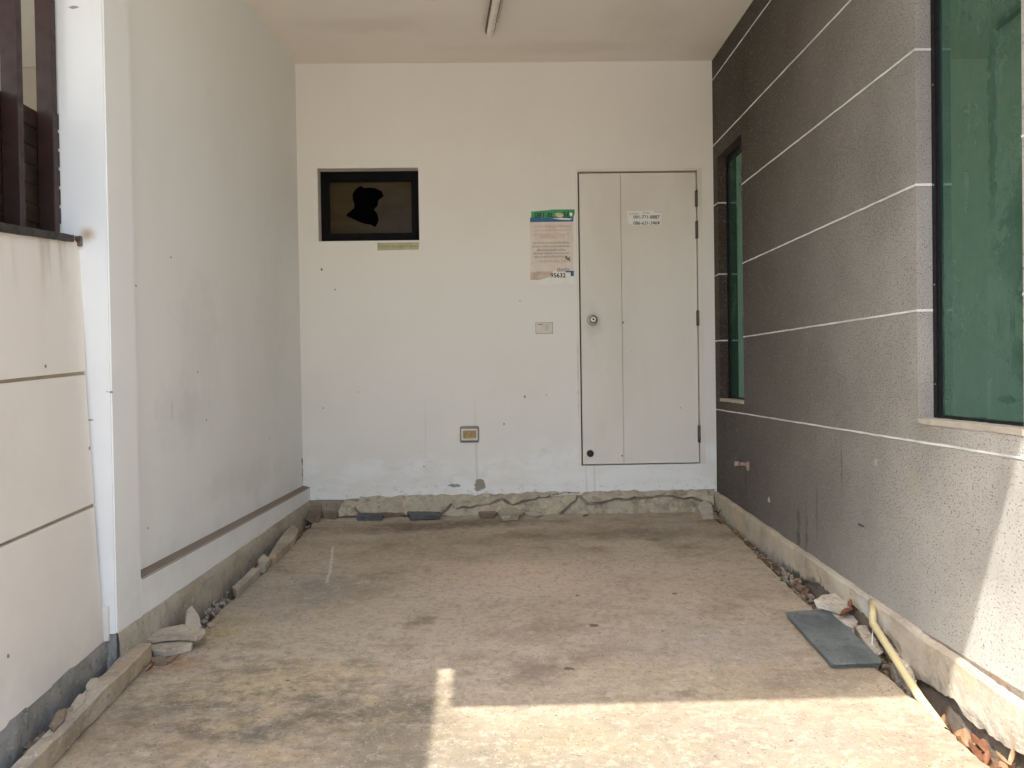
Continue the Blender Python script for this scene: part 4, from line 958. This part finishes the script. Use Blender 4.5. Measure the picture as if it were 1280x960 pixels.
for (pts, lab, hh, th, mt) in (
    ([(598, 640), (612, 636), (622, 640), (618, 645), (600, 645)], 'small brown screed flake at the foot of the cracked back plinth', 0.018, 0.02, 'chunk_brown'),
    ([(622, 638), (640, 633), (655, 639), (648, 645), (626, 645.5)], 'broad brown screed flake beside the smaller one at back plinth', 0.030, 0.03, 'chunk'),
    ([(655, 641), (668, 638), (680, 643), (670, 646)], 'thin pale flake right of the broad flake at back plinth', 0.012, 0.012, 'chunk_pale'),
    ([(452, 640), (466, 634), (482, 636), (500, 638), (506, 642), (480, 644)], 'brown mortar heap between the two dark tile offcuts', 0.02, 0.03, 'chunk_brown'),
    ([(60, 905), (72, 888), (84, 884), (80, 898), (66, 912)], 'brown rubble lump behind the kerb beam, nearest the camera', 0.085, 0.05, 'chunk_brown'),
    ([(88, 880), (98, 866), (108, 866), (104, 878), (92, 888)], 'tan rubble lump behind the middle of kerb beam', 0.082, 0.05, 'chunk'),
    ([(105, 858), (112, 848), (124, 846), (122, 856), (110, 864)], 'pointed tan rubble lump behind the far part of kerb beam', 0.082, 0.05, 'chunk'),
    ([(150, 806), (160, 798), (172, 796), (168, 806), (156, 812)], 'grey lump wedged between kerb beam and left pier', 0.055, 0.06, 'plinth_g'),
    ([(20, 952), (34, 938), (46, 932), (42, 946), (28, 960)], 'dark crumbled lump by the foot of boundary wall', 0.04, 0.05, 'plinth_g')):
    chunk('concrete_chunk', lab, 'concrete chunk', pts, hh, th, mt, 0.004, (0, 0), G)
# yellow pvc pipe
pa_ = at(1091, 749, RIGHT, 0.02); bend = at(1091, 779, RIGHT, 0.06)
tip = at(1150, 872, SLAB, 0.012); end = at(1185, 918, SLAB, -0.055)
pts = [at(1089, 751, RIGHT, 0.012), pa_.lerp(bend, 0.5), bend + Vector((0, 0, 0.012)), bend, bend.lerp(tip, 0.08), bend.lerp(tip, 0.5), tip, tip.lerp(end, 0.6), end]
mb = MB(); mb.tube(pts, [0.0120, 0.0120, 0.0130, 0.0140, 0.0140, 0.0140, 0.0140, 0.0135, 0.012], 18); o = mb.build('plastic_pipe', 'pvc'); tag(o, 'bent yellow plastic pipe running from right plinth into the gap', 'pipe'); recentre(o)
# white wire
mb = MB(); wp = [at(1091, 786, SLAB, 0.06), at(1090.5, 796, SLAB, 0.04), at(1090, 806, SLAB, 0.012), at(1096, 812, SLAB, 0.01), at(1104, 815, SLAB, 0.012), at(1098, 818, SLAB, 0.012)]
mb.tube(wp, 0.0022, 6); o = mb.build('wire', 'line'); tag(o, 'thin white wire scrap under the yellow pipe', 'wire'); recentre(o)

# gravel and grit in the gaps (stuff)
lfx_ = lambda y: lfx(y) + 0.02
mb = MB()
def pebble(c, r):
    n0 = len(mb.bm.verts)
    m = Matrix.Translation(c) @ Matrix.Rotation(random.random() * 6, 4, Vector((random.random(), random.random(), 1)).normalized()) @ Matrix.Diagonal((1, random.uniform(.5, .9), random.uniform(.4, .8), 1))
    res = bmesh.ops.create_icosphere(mb.bm, subdivisions=1, radius=r, matrix=m)
    for v in res['verts']: v.co += Vector((random.uniform(-1, 1), random.uniform(-1, 1), random.uniform(-1, 1))) * r * 0.28
for i in range(520):
    y = random.uniform(2.5, D - 0.1); e = [p for p in Rs if abs(p.y - y) < 0.04]
    if not e: continue
    xe = e[0].x; x = random.uniform(xe - 0.01, XR - 0.015)
    if y < 2.75 and random.random() < 0.7: continue
    pebble(Vector((x, y, slab_z(y) - dz_r(y) + random.uniform(0.0, 0.012))), random.uniform(0.004, 0.013))
for i in range(420):
    y = random.uniform(2.0, D - 0.1); e = [p for p in Ls if abs(p.y - y) < 0.05]
    if not e: continue
    xe = e[0].x; x = random.uniform(max(Lx(y, LDEP), -1.42) , xe + 0.01)
    pebble(Vector((x, y, slab_z(y) - dz_l(y) + random.uniform(0.0, 0.014))), random.uniform(0.004, 0.013))
for i in range(150):
    y = random.uniform(2.75, 3.75); xe = min(Rs, key=lambda p: abs(p.y - y)).x
    pebble(Vector((random.uniform(xe, XR - 0.03), y, slab_z(y) - dz_r(y) + random.uniform(0.005, 0.02))), random.uniform(0.009, 0.024))
for i in range(110):
    y = random.uniform(2.2, 3.6); xe = min(Ls, key=lambda p: abs(p.y - y)).x
    x0_ = Lx(y, LDEP + 0.02) if y > YC else lfx_(y)
    z_ = slab_z(y) - (dz_l(y) if y > 2.72 else -0.022)
    pebble(Vector((random.uniform(x0_, max(x0_ + 0.01, xe - 0.01)), y, z_ + random.uniform(0.0, 0.02))), random.uniform(0.008, 0.02))
tag(mb.build('gravel', 'rubble'), 'loose grit and mortar crumbs in the gaps beside the slab', 'gravel', kind='stuff')
mb = MB()
for i in range(420):
    y = random.triangular(2.1, D - 0.1, 2.7); sidep = random.random() < 0.5
    e = [p for p in (Ls if sidep else Rs) if abs(p.y - y) < 0.05]
    if not e: continue
    x = e[0].x + (1 if sidep else -1) * abs(random.gauss(0, 0.12)) 
    pebble(Vector((x, y, slab_z(y) + 0.001)), random.uniform(0.001, 0.0035))
tag(mb.build('floor_grit', 'chunk_brown'), 'fine crumbs of concrete scattered on the slab edges', 'grit', kind='stuff')

# dry leaves
def leaf_mesh(seed, mat, L=0.05):
    random.seed(seed); mb = MB(); n = 8; rows_ = []
    curl = random.uniform(0.4, 1.4); fold = random.uniform(0.2, 0.9); tw = random.uniform(-0.8, 0.8)
    for i in range(n + 1):
        t = i / n; wd = L * 0.24 * math.sin(math.pi * min(1, t * 0.94 + 0.03)) ** 0.8
        x = math.sin(t * curl) / curl * L; z = (1 - math.cos(t * curl)) / curl * L
        a = tw * t
        rows_.append([mb.bm.verts.new((x, s_ * wd * math.cos(fold * abs(s_)) + 0.0, z + abs(s_) * wd * math.sin(fold) + s_ * wd * math.sin(a))) for s_ in (-1, -0.5, 0, 0.5, 1)])
    for a, b in zip(rows_, rows_[1:]):
        for j in range(4):
            f = mb.bm.faces.new((a[j], a[j + 1], b[j + 1], b[j])); f.smooth = True
    o = mb.build('dry_leaf', mat); 
    md = o.data; COL.objects.unlink(o); bpy.data.objects.remove(o); return md
LM = [leaf_mesh(i, 'leaf' if i % 3 else 'leaf2') for i in range(7)]
random.seed(21)
def leaf(px, py, h, label, group=None, sc=1.0, mi=None, rz=None):
    o = bpy.data.objects.new('dry_leaf', LM[mi if mi is not None else random.randrange(7)]); COL.objects.link(o)
    o.location = at(px, py, SLAB, h); o.rotation_euler = (random.uniform(-0.5, 0.5), random.uniform(-0.5, 0.3), random.uniform(0, 6.28) if rz is None else rz)
    o.scale = (sc,) * 3; tag(o, label, 'leaf', group); return o
leaf(1050, 770, 0.045, 'largest red brown leaf, standing behind the grey tile', sc=1.7, mi=1, rz=0.4)
leaf(1062, 763, 0.05, 'smaller brown leaf touching the largest one behind the tile', sc=1.1, mi=2, rz=1.2)
leaf(728, 645, 0.004, 'single red leaf on the slab at the foot of the back wall', sc=0.9, mi=1, rz=0.1)
leaf(946, 698, 0.003, 'red leaf on the slab edge by the crumbling right plinth', sc=0.8, mi=4, rz=0.2)
leaf(182, 840, 0.006, 'curled reddish leaf on slab below the kerb beam end', sc=1.1, mi=5)
leaf(210, 826, 0.006, 'brown leaf tucked under the broken pieces by the kerb beam', sc=1.0, mi=4)
leaf(318, 712, 0.03, 'small red leaf caught between splinters at left plinth', sc=0.8, mi=1)
leaf(372, 668, 0.02, 'small orange leaf by the splinter near the back left corner', sc=0.8, mi=3)
LAB = ('curled dry brown leaf in the front end of the gap below right plinth', 'dry leaves in the front gap')
for i in range(46):
    y = random.triangular(1.98, 2.6, 2.15); xe = min(Rs, key=lambda p: abs(p.y - y)).x
    o = leaf(1200, 900, 0, LAB[0], LAB[1], sc=random.uniform(0.8, 1.35))
    o.location = (random.uniform(xe + 0.01, XR - 0.02), y, slab_z(y) - dz_r(y) + random.uniform(0.012, 0.035))
for (a, b) in ((888, 630), (893, 637), (896, 643), (900, 650), (903, 655), (898, 646)):
    leaf(a, b, random.uniform(0.0, 0.012), 'red leaf stuffed in the crack at the back right corner', 'red leaves in the back corner crack', sc=0.9, mi=random.choice((1, 2, 4, 5)))
for (a, b) in ((985, 722), (992, 731), (1003, 742), (1012, 748), (1007, 738), (998, 728)):
    leaf(a, b, random.uniform(-0.01, 0.004), 'brown leaf below the crumbled middle of right plinth', 'leaves below the middle of the right plinth', sc=0.9, mi=random.choice((1, 2, 4, 5)))
for (a, b) in ((1094, 802), (1122, 828), (1128, 822), (1112, 806), (1138, 846)):
    leaf(a, b, random.uniform(0.0, 0.01), 'brown leaf scrap in the rubble beside the yellow pipe', 'leaf scraps beside the yellow pipe', sc=0.7)
# green sprig
pw = at(1262, 948, SLAB, -0.08); sp = root('weed', tuple(pw), 'small green weed among dry leaves in the front right gap', 'plant')
for i in range(7):
    mb = MB(); a = i * 0.9; dv = Vector((math.cos(a), math.sin(a), 0)); L = 0.045 + 0.01 * (i % 3); nrm = Vector((-dv.y, dv.x, 0)) * 0.006
    p1 = pw + dv * L * 0.5 + Vector((0, 0, 0.03)); p2 = pw + dv * L + Vector((0, 0, 0.028))
    mb.face([pw, p1 - nrm, p2, p1 + nrm]); mb.build('blade', 'green', sp)
